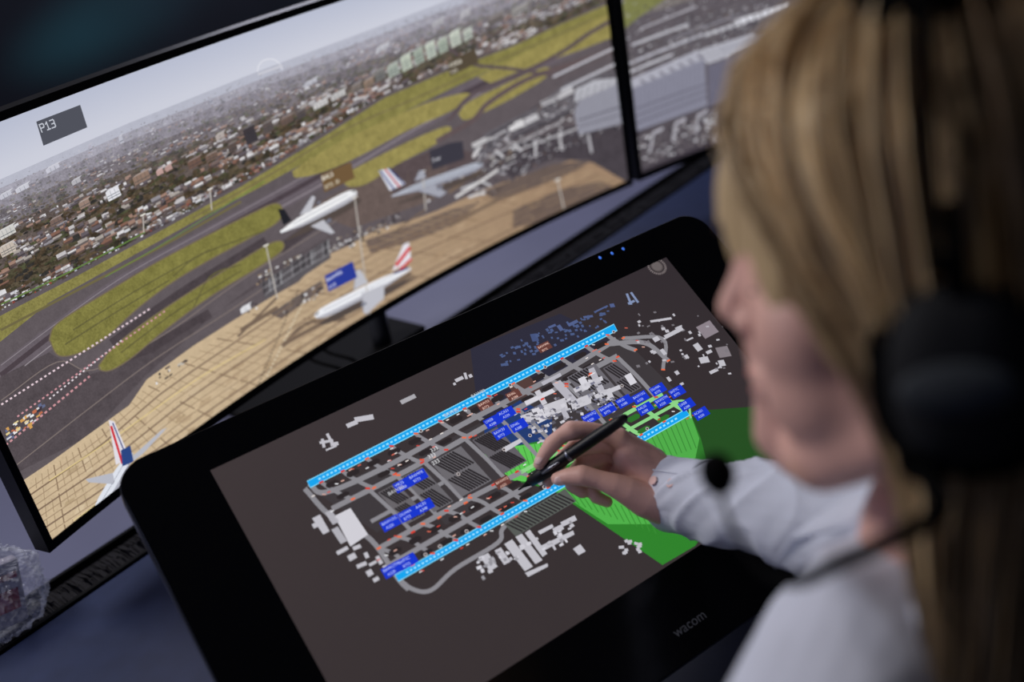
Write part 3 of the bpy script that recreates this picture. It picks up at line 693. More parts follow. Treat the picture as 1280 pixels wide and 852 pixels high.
for i in range(6):
    for j in range(4):
        a0, a1, b0, b1 = W_ * i / 6, W_ * (i + 1) / 6, Hh * j / 4, Hh * (j + 1) / 4
        T.uvpoly([(a0, b0), (a1, b0), (a1, b1), (a0, b1)], bg, 2, 0.01)
def lp(a, b, t): return (a[0] + (b[0] - a[0]) * t, a[1] + (b[1] - a[1]) * t)
N0, N1, S0, S1 = (387, 605), (768, 410), (497, 722), (858, 516)
def MM(a, b): return lp(lp(N0, N1, a), lp(S0, S1, a), b)
RE = []
def road(ab, w, c=(132, 130, 136), l=8, sm=True, ends=False):
    T.line([MM(*p) for p in ab], w, c, l, smooth=sm and len(ab) > 2)
    if ends: RE.append(MM(*ab[0])); RE.append(MM(*ab[-1]))
T.poly([(588, 436), (640, 415), (700, 392), (760, 420), (800, 470), (700, 560), (610, 575), (598, 520)], (46, 45, 60), 3, 0.01)
for q in [[(0, .12), (.2, .12), (.2, .6), (.05, .6)], [(.22, .2), (.58, .2), (.58, .82), (.22, .82)], [(.6, .15), (1.0, .1), (1.02, .8), (.6, .8)]]:
    T.poly([MM(*p) for p in q], (62, 57, 60), 4)
T.poly([(604, 528), (650, 500), (690, 520), (690, 556), (630, 566), (608, 560)], (36, 60, 112), 5)
T.poly([(860, 514), (944, 508), (1100, 560), (1100, 660), (1000, 640), (870, 640), (800, 560)], (38, 78, 34), 5)
T.poly([(606, 568), (640, 558), (690, 548), (740, 560), (800, 545), (862, 514), (876, 548), (884, 580), (900, 640), (869, 682), (828, 706), (690, 612), (640, 600)], (48, 120, 44), 6)
T.poly([(606, 568), (640, 558), (690, 552), (706, 580), (692, 606), (640, 600), (622, 584)], (94, 196, 84), 6.5)
T.poly([(690, 612), (760, 640), (868, 660), (869, 682), (828, 706)], (48, 130, 44), 6.5)
T.poly([(690, 610), (700, 590), (740, 598), (820, 655), (760, 655)], (80, 176, 74), 6.8)
T.poly([(800, 546), (862, 515), (874, 548), (868, 578), (830, 584)], (80, 172, 74), 6.8)
T.poly([(634, 480), (660, 468), (676, 486), (646, 500)], (84, 62, 58), 6)
for k in range(12): T.line([(612 + k * 7, 568 - k * 1.6), (628 + k * 6.4, 592 + k * .6)], 1.0, (64, 146, 58), 7)
for k in range(14): T.line([(704 + k * 8, 612 + k * 2.2), (716 + k * 8, 628 + k * 3)], 1.2, (58, 140, 52), 7)
for k in range(9): T.line([(808 + k * 6, 548 - k * 3), (822 + k * 6, 576 - k * 2)], 1.2, (60, 138, 56), 7)
GY = (138, 136, 142); LG = (140, 210, 134)
road([(-.02, 0.02), (-.02, .3), (0.02, .62), (.0, 1.0), (-.0, 1.12)], 6.5, GY)
road([(0, .0), (.02, .12), (.2, .16), (.5, .14), (.8, .14), (.98, .1)], 6.5, GY)
road([(.0, .26), (.25, .27), (.5, .25), (.62, .24), (.95, .24)], 6.5, GY)
road([(.02, .72), (.3, .72), (.5, .74)], 6.5, GY); road([(.5, .74), (.6, .74), (.98, .74)], 5, LG)
road([(0, .88), (.3, .87), (.56, .87)], 6.5, GY); road([(.56, .87), (.7, .87), (1.0, .88)], 4, LG)
road([(0, 1.0), (.01, 1.14), (.05, 1.22), (.15, 1.17), (.3, 1.16), (.34, 1.08), (.42, 1.02)], 5.5, GY)
for a in (.03, .1, .18, .26, .34, .42, .5, .58, .66, .74, .82, .9, .97):
    road([(a, .03), (a + .005, .09), (a + .02, .2), (a + .035, .27)], 5, GY, 8, True, True)
    road([(a - .01, .72), (a + .01, .80), (a + .02, .9), (a + .03, .97)], 5, GY if a < .55 else LG, 8, True, True)
for a in (.12, .21, .3, .44, .56, .62, .78, .95):
    road([(a, .25), (a + .008, .5), (a + .01, .74)], 5, GY, 8, True, True)
road([(.06, .5), (.2, .5), (.3, .5)], 5, GY)
road([(.95, .1), (1.04, .25), (1.06, .5)], 5.5, GY, ends=True)
road([(1.0, .12), (1.09, .3), (1.03, .55)], 4.5, GY, ends=True)
for q in [[(.60, 1.06), (.68, 1.12), (.78, 1.10)], [(.66, .95), (.74, 1.22), (.84, 1.28)], [(.94, .8), (1.02, .9), (1.0, 1.06)]]:
    road(q, 2.6, LG, 9)
for (x, y) in RE:
    T.rect_uv(x, y, .0046, .0020, random.choice([(226, 84, 54), (232, 110, 70), (214, 60, 44)]), 17, 0, random.choice([0, .5]))
for k in range(14):
    a = .02 + k * .068
    for b0, b1, cc in ((.06, .105, (44, 38, 40)), (.185, .225, (44, 38, 40)), (.78, .83, (44, 38, 40)), (.92, .96, (40, 36, 38))):
        if k > 8 and b0 > .5: cc = (46, 112, 42)
        if random.random() < 0.9:
            T.poly([MM(a + .01, (b0 + b1) / 2), MM(a + .016, b0), MM(a + .045, b0), MM(a + .052, (b0 + b1) / 2), MM(a + .045, b1), MM(a + .016, b1)], cc, 9)
def hatch(a0, a1, b0, b1, n, c, w=2.0, skew=0.0, rows=1):
    # grey stand block crossed by dark diagonal bars
    T.poly([MM(a0 - .006, b0), MM(a1 + .006, b0), MM(a1 + .006, b1), MM(a0 - .006, b1)], c, 9.5)
    for rr in range(rows):
        q0 = b0 + (b1 - b0) * rr / rows + .01; q1 = b0 + (b1 - b0) * (rr + .93) / rows
        for k in range(n):
            a = a0 + (a1 - a0 - skew) * k / (n - 1); road([(a, q0), (a + skew, q1)], w, (44, 40, 43), 10, False)
hatch(.14, .19, .32, .66, 5, (104, 100, 104), 2.4, .018, 2); hatch(.225, .28, .30, .68, 5, (104, 101, 106), 2.4, .02, 2); hatch(.32, .41, .30, .68, 8, (108, 105, 110), 2.4, .025, 2); hatch(.46, .53, .30, .68, 7, (98, 94, 100), 2.4, .025, 2)
hatch(.80, .88, .2, .66, 7, (108, 105, 112), 2.4, .025, 2); hatch(.90, .94, .28, .6, 4, (96, 92, 98), 2.0, .015, 2)
hatch(.36, .56, 1.05, 1.19, 16, (88, 92, 88), 2.0, .02)
hatch(.625, .68, .30, .42, 6, (112, 114, 132), 1.8, .015)
WB = (192, 190, 198)
def bpx(pts, c=WB, l=12): T.poly(pts, c, l)
bpx([(418, 645), (438, 635), (460, 668), (438, 683)], (208, 206, 214)); bpx([(406, 641), (414, 637), (424, 652), (416, 656)], (176, 174, 182)); bpx([(390, 648), (400, 643), (412, 664), (404, 668)]); bpx([(414, 662), (422, 658), (434, 676), (426, 680)], (176, 174, 182))
for (x, y, w, h) in [(395, 656, .007, .005), (428, 688, .012, .004), (440, 696, .008, .006), (452, 706, .010, .004), (462, 716, .006, .006), (470, 724, .006, .004), (446, 684, .008, .004), (474, 700, .004, .009), (482, 712, .004, .009), (458, 694, .004, .006), (466, 704, .008, .003)]:
    T.rect_uv(x, y, w, h, WB, 12, 0, random.choice([0, .1, .2]))
for pts in [[(655, 502), (690, 486), (694, 490), (658, 507)], [(690, 480), (700, 475), (722, 500), (712, 504)], [(676, 508), (706, 497), (710, 512), (684, 522)], [(716, 486), (752, 470), (754, 475), (719, 491)], [(735, 462), (742, 459), (756, 488), (748, 492)],
            [(742, 494), (774, 481), (776, 486), (745, 499)], [(650, 520), (664, 515), (669, 523), (654, 530)], [(628, 560), (650, 548), (653, 552), (632, 565)], [(712, 502), (738, 492), (739, 504), (716, 513)], [(780, 470), (788, 466), (796, 478), (788, 482)], [(668, 490), (674, 487), (684, 504), (678, 507)], [(700, 512), (706, 509), (712, 522), (706, 525)],
            [(676, 478), (700, 466), (702, 470), (679, 482)], [(664, 512), (676, 508), (684, 524), (672, 530)], [(722, 474), (730, 470), (738, 484), (730, 488)], [(756, 488), (762, 485), (768, 498), (762, 501)]]:
    bpx(pts, random.choice([(200, 198, 206), (182, 180, 190), (214, 212, 220)]))
for i in range(190):
    k = random.random(); a = .60 + .26 * k; b = random.uniform(.32, .68); x, y = MM(a, b)
    T.rect_uv(x, y, random.uniform(.0015, .006), random.uniform(.0015, .004), random.choice([WB, (150, 148, 158), (92, 90, 100), (210, 208, 216), (120, 120, 140)]), 13, 0, random.choice([0, .1, .5]))
for pts in [[(630, 680), (640, 674), (666, 708), (656, 714)], [(644, 671), (652, 667), (678, 700), (669, 705)], [(600, 696), (610, 691), (622, 708), (612, 714)], [(656, 666), (662, 662), (684, 692), (678, 696)], [(676, 682), (716, 663), (718, 668), (680, 688)], [(690, 661), (702, 655), (705, 661), (694, 667)], [(716, 686), (725, 680), (732, 689), (723, 694)], [(700, 653), (718, 644), (721, 650), (704, 658)],
            [(618, 688), (626, 684), (638, 702), (630, 706)], [(656, 716), (684, 704), (685, 708), (660, 721)], [(672, 664), (690, 655), (692, 659), (675, 668)]]:
    bpx(pts)
for i in range(46):
    x = random.uniform(596, 722); T.rect_uv(x, 712 - (x - 600) * 0.42 + random.uniform(-14, 12), random.uniform(.002, .006), random.uniform(.0015, .005), random.choice([WB, (210, 208, 216), (150, 148, 155)]), 13, 0, random.choice([0, .1]))
for i in range(14): T.rect_uv(random.uniform(770, 802), random.uniform(676, 692), .004, .003, WB, 13, 0, random.random())
for (x, y, w, h, c) in [(408, 552, .014, .003, WB), (412, 548, .003, .012, WB), (404, 554, .003, .010, WB), (418, 555, .008, .004, WB), (414, 560, .012, .002, WB), (440, 530, .012, .005, WB), (455, 523, .020, .006, WB), (510, 499, .018, .005, (170, 168, 174)),
                      (574, 474, .010, .004, WB), (582, 470, .003, .008, WB), (588, 470, .004, .004, WB), (568, 480, .003, .003, WB), (786, 374, .003, .016, (130, 145, 180)), (793, 372, .003, .016, (130, 145, 180)), (789, 378, .010, .003, (130, 145, 180)),
                      (716, 404, .014, .004, (82, 96, 140)), (700, 410, .005, .008, (82, 96, 140)), (690, 408, .010, .003, (82, 96, 140)), (735, 396, .012, .003, (82, 96, 140)), (668, 422, .008, .010, (70, 84, 126)), (752, 386, .018, .002, (82, 96, 140)), (765, 382, .006, .005, (82, 96, 140)),
                      (826, 400, .028, .003, WB), (842, 416, .028, .005, WB), (820, 424, .008, .006, WB), (848, 409, .010, .002, WB), (862, 424, .010, .002, WB), (884, 412, .022, .018, (140, 130, 138)), (904, 440, .016, .014, (132, 124, 130)), (880, 450, .012, .008, WB), (892, 464, .012, .004, WB), (902, 454, .008, .008, WB), (872, 434, .008, .010, WB),
                      (886, 440, .008, .004, WB), (858, 446, .005, .005, WB), (829, 440, .005, .008, WB), (846, 466, .005, .005, WB), (836, 474, .004, .006, WB), (852, 480, .005, .003, WB)]:
    T.rect_uv(x, y, w, h, c, 12, 0, random.choice([0, 0.05, .3]))
for i in range(80):
    x = random.uniform(622, 760); T.rect_uv(x, 448 - (x - 622) * .38 + random.uniform(-12, 12), random.uniform(.0015, .005), random.uniform(.0015, .004), (76, 92, 134), 12, 0, random.choice([0, .3]))
for i in range(60):
    T.rect_uv(random.uniform(796, 914), random.uniform(388, 470), random.uniform(.0015, .005), random.uniform(.0015, .004), random.choice([WB, (120, 116, 122)]), 12, 0, random.choice([0, .3]))
for A, B in ((N0, N1), (S0, S1)):
    T.line([A, B], 10, (140, 222, 250), 14)
    T.line([A, B], 8, (22, 164, 238), 15)
    T.dash(lp(A, B, .03), lp(A, B, .97), 2.2, 2.4, 3.2, (156, 228, 255), 16)
for i in range(110):
    a = random.uniform(-.02, 1.03); b = random.choice([.05, .13, .2, .28, .7, .8, .93, 1.05, .1])
    x, y = MM(a, b); T.rect_uv(x, y, .0036, .0011, random.choice([(222, 110, 90), (230, 180, 166), (240, 230, 226), (230, 230, 234), (210, 70, 56)]), 18, 0, random.choice([0, .5, 0]))
for i in range(16):
    x, y = MM(random.uniform(0, 1), random.choice([.03, .95, .5])); T.disc(x, y, .0020, (210, 200, 200), 18, 10); T.disc(x, y, .0013, (60, 54, 56), 19, 10)
names = ['BAW47Q', 'BAW9PK', 'VIR25', 'BAW15G', 'DLH4A', 'AAL50', 'BAW2TM', 'SHT7C', 'UAE8', 'ACA51', 'BAW33', 'EIN6L']
LC = [0]
def lab(px, py, c=(24, 54, 206), w=.0195, red=False, h=.0112):
    LC[0] += 1; lay = 20 + (LC[0] % 4) * .1
    T.rect_uv(px, py, w, h, c, lay)
    nm = names[LC[0] % 12]; tc = (186, 202, 252) if not red else (240, 200, 186)
    V_, F_, ww = glyph(nm); s = min(.0042, (w - .002) / ww)
    T.text(nm, px, py, s, tc, 22, -w / 2 + .0013, -h / 2 + .0044)
    T.text(('A320', 'B772', 'A388')[LC[0] % 3], px, py, s * .95, tc, 22, -w / 2 + .0032, -h / 2 + .0095)
for p in [(522, 596), (504, 606), (488, 654), (510, 643), (530, 633), (490, 712), (509, 702), (616, 527), (633, 517), (627, 541), (648, 532), (738, 522), (759, 512), (780, 502), (800, 497), (822, 487), (806, 511), (828, 502), (846, 490), (858, 506), (876, 517)]:
    lab(*p)
for p in [(606, 506), (642, 494), (628, 603), (680, 434)]:
    lab(*p, c=(104, 62, 56), w=.017, red=True, h=.010)
for p in [(486, 620), (556, 522), (590, 498)]:
    T.text('BAW80', p[0], p[1], .0055, (200, 200, 205), 22)
for k, (x, y) in enumerate([(536, 574), (541, 582), (539, 566)]): T.text('333', x, y, .006, (225, 225, 228), 22)
for k in range(28):
    a = 2 * math.pi * k / 28; u, v = tm(821, 333); r0, r1 = .0095, .0125
    T.uvpoly([(u + r0 * math.cos(a), v + r0 * math.sin(a)), (u + r1 * math.cos(a), v + r1 * math.sin(a)), (u + r1 * math.cos(a + .12), v + r1 * math.sin(a + .12)), (u + r0 * math.cos(a + .12), v + r0 * math.sin(a + .12))], (130, 120, 120), 8)
T.disc(821, 333, .008, (86, 78, 78), 8, 20); T.disc(821, 333, .0065, (104, 96, 96), 9, 20)
ts = T.build('display', m_tscr, tab)
V_, F_, ww = glyph('wacom'); lu, lv = tm(846, 797); sz = 0.0142
m_logo = mat('logo_grey', (96, 98, 104), 0.5, 0.0)
lg = new_mesh('logo', [tw(lu + x * sz, lv - y * sz, 0.0003) for x, y in V_], F_, m_logo); par(lg, tab)
m_led = mat('led_blue', (40, 80, 180), 0.4, emit=(60, 110, 210), estr=.9)
for (x, y) in ((750, 322), (765, 316.5), (779, 311)):
    u, v = tm(x, y); prof = [(0.0001, 0), (0.0018, 0.0), (0.0018, 0.0004), (0.0001, 0.0006)]
    lathe('status_light', prof, tw(u, v, 0.0), TN, TU, m_led, tab, 1, 1.2, 16)
for u in (0.06, 0.50):
    pts = [(u, V1 - 0.05, -0.034), (u, V0 + 0.10, -0.034)]
    a = tw(*pts[0]); b = tw(*pts[1]); V = []
    for dx in (0, 0.04):
        V += [a + Vector((dx, 0, 0)), b + Vector((dx, 0, 0)), Vector((b.x + dx, b.y + 0.02, 0.7505)), Vector((b.x + dx, b.y - 0.03, 0.7505)), Vector((a.x + dx, a.y + 0.10, 0.80)), Vector((a.x + dx, a.y + .03, 0.7505)), Vector((a.x + dx, a.y - 0.02, 0.7505))]
    n = 7; Fc = [tuple(range(n)), tuple(range(2 * n - 1, n - 1, -1))] + [(k, (k + 1) % n, n + (k + 1) % n, n + k) for k in range(n)]
    o = new_mesh('stand_leg', V, Fc, m_matte); par(o, tab)

# ================= PEN =================
tip = ton(648, 612, 0.0014); wv = ray(783, 520); pend = CAM + wv * 0.00079
pax = (pend - tip).normalized()
pen = lathe('stylus_pen', [(0.0009, 0.012), (0.0055, 0.016), (0.0070, 0.030), (0.0076, 0.045), (0.0070, 0.060), (0.0066, 0.075), (0.0064, 0.115), (0.0058, 0.132), (0.0045, 0.139), (0.0015, 0.142)], tip, pax, (0, 0, 1), m_black, None, ns=28)
top(pen, 'black digital stylus pen held in the hand, touching the map', 'stylus')
lathe('pen_nib', [(0.0007, 0.0), (0.0011, 0.002), (0.0012, 0.006), (0.0032, 0.013), (0.0050, 0.0165)], tip, pax, (0, 0, 1), m_matte, None, ns=20).parent = pen
lathe('pen_ring', [(0.0067, 0.066), (0.0071, 0.067), (0.0071, 0.069), (0.0067, 0.070)], tip, pax, (0, 0, 1), m_metal, None, ns=28).parent = pen
sidev = (CAM - tip); sidev = (sidev - pax * sidev.dot(pax)).normalized()
tube('side_switch', [tip + pax * 0.035 + sidev * 0.0070, tip + pax * 0.046 + sidev * 0.0076, tip + pax * 0.058 + sidev * 0.0068], [0.0012, 0.0022, 0.0012], m_metal, None, ns=10).parent = pen

# ================= PERSON =================
fh = Vector((-0.88, 0.05, 0.47)).normalized(); uh = Vector((-0.15, -0.985, -0.17)); uh = (uh - fh * uh.dot(fh)).normalized(); rh = fh.cross(uh)
HC = c2w((0.214, -0.035, 0.525)); fw, uw, rw = c2d(fh), c2d(uh), c2d(rh)
HR = Matrix((rw, fw, uw)).transposed()
def hl(x, y, z): return HC + rw * x + fw * y + uw * z
I3 = Matrix.Identity(3)
P = []
def ell(x, y, z, a, b, c): P.append(('e', hl(x, y, z), (a, b, c), HR))
def hch(*pts): P.append(('c', [(hl(*p[:3]), p[3]) for p in pts]))
ell(0, -.018, .045, .074, .094, .082); ell(0, .022, .0, .069, .070, .084); ell(0, .028, -.038, .061, .060, .064)
ell(0, .053, .045, .058, .038, .045)
for s in (-1, 1):
    hch((s * .057, .0, -.033, .017), (s * .050, .020, -.072, .018), (s * .028, .058, -.090, .019), (0, .070, -.092, .020))
    hch((s * .010, .087, .030, .009), (s * .034, .080, .034, .010), (s * .052, .060, .028, .010))
    P.append(('e', hl(s * .034, .052, -.020), (.032, .034, .038), HR))
    P.append(('e', hl(s * .033, .047, -.050), (.029, .036, .035), HR))
    P.append(('e', hl(s * .042, .026, -.054), (.021, .037, .037), HR))
    P.append(('e', hl(s * .031, .0745, .012), (.0140, .0120, .0115), HR))
    hch((s * .009, .094, -.019, .0080), (0, .097, -.019, .0088))
    hch((0, .084, .020, .010), (s * .011, .084, -.006, .011))
    hch((0, .0925, -.046, .0072), (s * .010, .0915, -.047, .0060), (s * .021, .083, -.051, .005))
    hch((0, .0905, -.058, .0080), (s * .009, .089, -.058, .0070), (s * .020, .082, -.053, .005))
    P.append(('e', hl(s * .076, -.008, .0), (.006, .016, .030), HR))
hch((0, .088, .028, .0105), (0, .094, .006, .0100), (0, .1040, -.011, .0100))
hch((0, .088, -.030, .013), (0, .084, -.060, .014), (0, .084, -.084, .017), (0, .072, -.094, .019))
NB = Vector((0.400, 0.270, 1.165))
P.append(('c', [(hl(0, -.02, -.03), .056), (hl(0, -.030, -.085), .050), (NB + Vector((0, 0, .01)), .050), (NB - Vector((0, 0, .06)), .060)]))
P.append(('c', [(hl(0, .02, -.07), .036), (hl(0, -.015, -.11), .040), (NB, .045)]))
SR = Vector((0.585, 0.215, 1.118)); SL = Vector((0.218, 0.225, 1.115))
def Hn(px, py, h): return ton(px, py, h)
wrist = Hn(842, 618, .036); EL = c2w(Vector((490, 239, 1290)) * (0.83 / 1290))
P.append(('c', [(SL, .048), (NB - Vector((.06, 0, .045)), .050), (NB + Vector((.06, 0, -.045)), .050), (SR, .048)]))
for sx in (-.065, .065):
    P.append(('c', [(NB + Vector((sx, -.03, -.11)), .085), (NB + Vector((sx, -.03, -.25)), .085), (NB + Vector((sx * .8, -.06, -.42)), .080), (Vector((.40 + sx, .16, .57)), .095)]))
    P.append(('c', [(Vector((.40 + sx * 1.3, .18, .57)), .078), (Vector((.40 + sx * 1.5, .60, .57)), .056), (Vector((.40 + sx * 1.5, .60, .12)), .038), (Vector((.40 + sx * 1.6, .74, .04)), .028)]))
P.append(('c', [(SR, .048), (EL, .040), (EL.lerp(wrist, .35), .040), (EL.lerp(wrist, .8), .030), (wrist, .0258)]))
# right hand holding the pen
def fch(*pts): P.append(('c', [(Hn(*p[:3]), p[3]) for p in pts]))
fch((842, 616, .036, .0258), (812, 594, .037, .0245), (786, 569, .046, .0170))
fch((838, 604, .038, .0215), (805, 572, .044, .0165), (774, 548, .057, .0108))
fch((838, 628, .032, .0215), (814, 610, .028, .0205), (794, 590, .026, .016))
fch((815, 578, .032, .017), (792, 562, .034, .012))
fch((800, 605, .034, .019), (778, 592, .032, .013))
fch((774, 548, .057, .0116), (760, 542, .0595, .0088), (744, 539, .0612, .0090), (728, 537, .0615, .0092), (714, 538, .0602, .0104), (702, 544, .0562, .0080), (690, 555, .0492, .0088), (681, 567, .0415, .0073), (674, 580, .034, .0062))
fch((785, 557, .043, .0114), (751, 554, .043, .0092), (720, 559, .039, .0100), (704, 572, .031, .0079), (692, 588, .023, .0083), (685, 601, .0145, .0067))
fch((793, 566, .030, .0110), (759, 570, .028, .0090), (730, 578, .024, .0095), (716, 593, .0175, .0079), (715, 606, .0130, .0077), (728, 615, .0105, .0066))
fch((800, 578, .020, .0102), (771, 586, .0175, .0083), (749, 596, .0145, .0085), (739, 610, .0115, .0071), (745, 621, .0100, .0070), (759, 627, .0092, .0061))
fch((826, 632, .037, .0190), (806, 625, .043, .0175), (784, 613, .049, .0145), (768, 606, .0515, .0122), (748, 599, .0520, .0096), (728, 594, .0500, .0110), (711, 595, .0435, .0089), (697, 598, .0365, .0070))
# left arm, hand resting on the thigh
EL2 = Vector((0.135, 0.12, 0.87)); WR2 = Vector((0.27, 0.31, 0.715))
P.append(('c', [(SL, .048), (EL2, .040), (EL2.lerp(WR2, .35), .038), (EL2.lerp(WR2, .8), .028), (WR2, .024)]))
hd = Vector((.25, .95, -.14)).normalized(); hs = Vector((.95, -.25, 0)).normalized()
for k, (o, L) in enumerate(((.03, .068), (.010, .078), (-.010, .072), (-.029, .056))):
    m0 = WR2 + hd * .075 + hs * o * 1.0 + Vector((0, 0, .004))
    P.append(('c', [(WR2, .020), (WR2 + hd * .04 + hs * o * .7, .016), (m0, .011), (m0 + hd * L * .5 + Vector((0, 0, .002)), .0088), (m0 + hd * L * .8 - Vector((0, 0, .008)), .0078), (m0 + hd * L - Vector((0, 0, .016)), .007)]))
P.append(('c', [(WR2, .018), (WR2 + hd * .03 + hs * .035, .014), (WR2 + hd * .06 + hs * .055, .010), (WR2 + hd * .085 + hs * .058 - Vector((0, 0, .008)), .008)]))
bme = blob_mesh('person', P, 0.0018, 3, 0.5)
# extra smoothing restricted to the head and neck, gentler on nose and lips
n = len(bme.vertices); co = np.empty(n * 3, np.float32); bme.vertices.foreach_get('co', co); co = co.reshape(-1, 3).astype(np.float64)
ne = len(bme.edges); ed = np.empty(ne * 2, np.int32); bme.edges.foreach_get('vertices', ed); ed = ed.reshape(-1, 2)
rel = co - np.array(HC); ly = rel @ np.array(fw); lz = rel @ np.array(uw); lx = rel @ np.array(rw)
wgt = ((lz > -.16) & (np.abs(lx) < .12) & (ly > -.13) & (ly < .14)).astype(float)
wgt *= np.where((ly > .085) & (np.abs(lx) < .03), .22, 1.0) * np.where(np.abs(lx) > .072, .3, 1.0)
deg = np.bincount(ed.ravel(), minlength=n).astype(float)[:, None]
for it in range(34):
    acc = np.zeros_like(co); np.add.at(acc, ed[:, 0], co[ed[:, 1]]); np.add.at(acc, ed[:, 1], co[ed[:, 0]])
    co += (acc / np.maximum(deg, 1) - co) * (.6 * wgt)[:, None]
bme.vertices.foreach_set('co', co.astype(np.float32).ravel()); bme.update()
bme.materials.append(m_skin)
person = bpy.data.objects.new('person', bme); COL.objects.link(person)
top(person, 'seated blonde person in white shirt wearing headset, drawing with stylus', 'person')

def nail(p, tang, nrm, w, l):
    tang = tang.normalized(); nrm = (nrm - tang * nrm.dot(tang)).normalized(); sd = tang.cross(nrm)
    V = []; Fc = []; nu, nv = 8, 8
    for i in range(nu + 1):
        for j in range(nv + 1):
            a = (i / nu - .5) * 2; b = (j / nv - .5) * 2
            ww = w / 2 * math.sqrt(max(0, 1 - (abs(a) ** 3) * .9))
            V.append(p + tang * a * l / 2 + sd * b * ww - nrm * (b * b) * w * .18)
    for i in range(nu):
        for j in range(nv): Fc.append((i * (nv + 1) + j, i * (nv + 1) + j + 1, (i + 1) * (nv + 1) + j + 1, (i + 1) * (nv + 1) + j))
    o = new_mesh('fingernail', V, Fc, m_nail, person, True)
    md = o.modifiers.new('s', 'SOLIDIFY'); md.thickness = .0006; md.offset = 0
a, b = Hn(690, 555, .0492), Hn(674, 580, .034); view = (CAM - b).normalized()
nn = (view * .45 + (Hn(655, 560, .05) - b).normalized() * .8)
nn = (nn - (b - a).normalized() * nn.dot((b - a).normalized())).normalized(); nail(a.lerp(b, .80) + nn * .0066, b - a, nn, .0096, .012)
a, b = Hn(728, 594, .0500), Hn(697, 598, .0365); nn = (CAM - b).normalized() * .8 + (Hn(715, 640, .03) - b).normalized() * .4
nn = (nn - (b - a).normalized() * nn.dot((b - a).normalized())).normalized(); nail(a.lerp(b, .84) + nn * .0075, b - a, nn, .0106, .0125)

m_lash = mat('lash_brown', (70, 50, 38), 0.7); m_lip = mat('lip', (200, 124, 116), 0.4); m_brow = mat('brow', (166, 130, 98), 0.8)
for s in (-1, 1):
    tube('eyelash', [hl(s * .018, .0835, .004), hl(s * .026, .0860, .002), hl(s * .034, .0840, .002), hl(s * .043, .0765, .004)], [.0005, .0011, .0012, .0005], m_lash, None, ns=6).parent = person
    tube('eyebrow', [hl(s * .014, .0935, .036), hl(s * .028, .0890, .042), hl(s * .048, .0700, .038)], [.0014, .0022, .001], m_brow, None, ns=8).parent = person
tube('lips', [hl(-.020, .0845, -.051), hl(-.010, .0950, -.047), hl(0, .0970, -.048), hl(.010, .0950, -.047), hl(.020, .0845, -.051)], [.001, .0028, .0030, .0028, .001], m_lip, None, ns=8).parent = person
tube('lips', [hl(-.019, .084, -.053), hl(-.009, .0935, -.057), hl(0, .0955, -.058), hl(.009, .0935, -.057), hl(.019, .084, -.053)], [.001, .0030, .0034, .0030, .001], m_lip, None, ns=8).parent = person

# --- shirt ---
S = []
S.append(('c', [(SR + Vector((0, 0, -.005)), .062), (SR.lerp(EL, .5), .062), (EL, .055), (EL.lerp(wrist, .3), .051), (EL.lerp(wrist, .65), .043), (EL.lerp(wrist, .92), .0365)]))
S.append(('c', [(SL + Vector((0, 0, -.005)), .064), (SL.lerp(EL2, .5), .060), (EL2, .056), (EL2.lerp(WR2, .5), .046), (EL2.lerp(WR2, .90), .035)]))
S.append(('c', [(SL, .062), (NB - Vector((.07, 0, .045)), .064), (NB + Vector((.07, 0, -.045)), .064), (SR, .060)]))
for sx in (-.065, .065):
    S.append(('c', [(NB + Vector((sx, -.02, -.10)), .102), (NB + Vector((sx, -.02, -.24)), .102), (NB + Vector((sx * .8, -.06, -.42)), .094), (Vector((.40 + sx, .155, .60)), .108)]))
    S.append(('e', NB + Vector((sx * 1.05, .060, -.17)), (.058, .055, .055), I3))
sme = blob_mesh('shirt', S, 0.0030, 3, 0.5)
n = len(sme.vertices); co = np.empty(n * 3, np.float32); no = np.empty(n * 3, np.float32)
sme.vertices.foreach_get('co', co); sme.vertices.foreach_get('normal', no)
co = co.reshape(-1, 3); no = no.reshape(-1, 3)
ax = (wrist - EL).normalized(); s1_ = ax.orthogonal().normalized(); s2_ = ax.cross(s1_)
for i in range(n):
    p = Vector(co[i]); q = p - EL; al = q.dot(ax)
    if al > -.05 and (q - ax * al).length < .085:
        a1, a2 = q.dot(s1_), q.dot(s2_)
        f1 = max(0, 1 - abs(noise.noise(Vector((a1 * 6, al * 13 + a1 * 20, a2 * 6 + 3)))) * 4.5)
        f2 = max(0, 1 - abs(noise.noise(Vector((a1 * 8 + 9, al * 8 - a2 * 18, a2 * 7)))) * 6)
        d = .0042 * f1 ** 1.6 + .0030 * f2 ** 1.6 + .003 * noise.noise(p * 9) - .0018
    else:
        f1 = max(0, 1 - abs(noise.noise(Vector((p.x * 5, p.y * 6, p.z * 3)))) * 5)
        d = .007 * f1 ** 1.5 + .004 * noise.noise(p * 14)
    co[i] += no[i] * d
sme.vertices.foreach_set('co', co.ravel()); sme.update()
sme.materials.append(m_shirt)
shirt = bpy.data.objects.new('shirt', sme); link(shirt, person)
axw = (wrist - EL).normalized(); ct = EL.lerp(wrist, .79)
cuff = lathe('cuff', [(.0395, 0), (.0422, .001), (.0426, .0035), (.0410, .006), (.0404, .008), (.0404, .030), (.0400, .060), (.0410, .0625), (.0410, .067), (.0392, .0690), (.0370, .066), (.0345, .050), (.031, .012)], ct, axw, (0, 0, 1), m_shirt, None, 1.0, 0.88, 48)
cuff.parent = shirt
bn = (CAM - ct).normalized(); bn = (bn - axw * bn.dot(axw)).normalized(); bd = (bn * .8 + axw.cross(bn) * .5).normalized()
tube('cuff_placket', [ct + axw * t_ + bd * .0400 for t_ in (.003, .020, .045, .066)], .0012, m_shirt, None, ns=6).parent = shirt
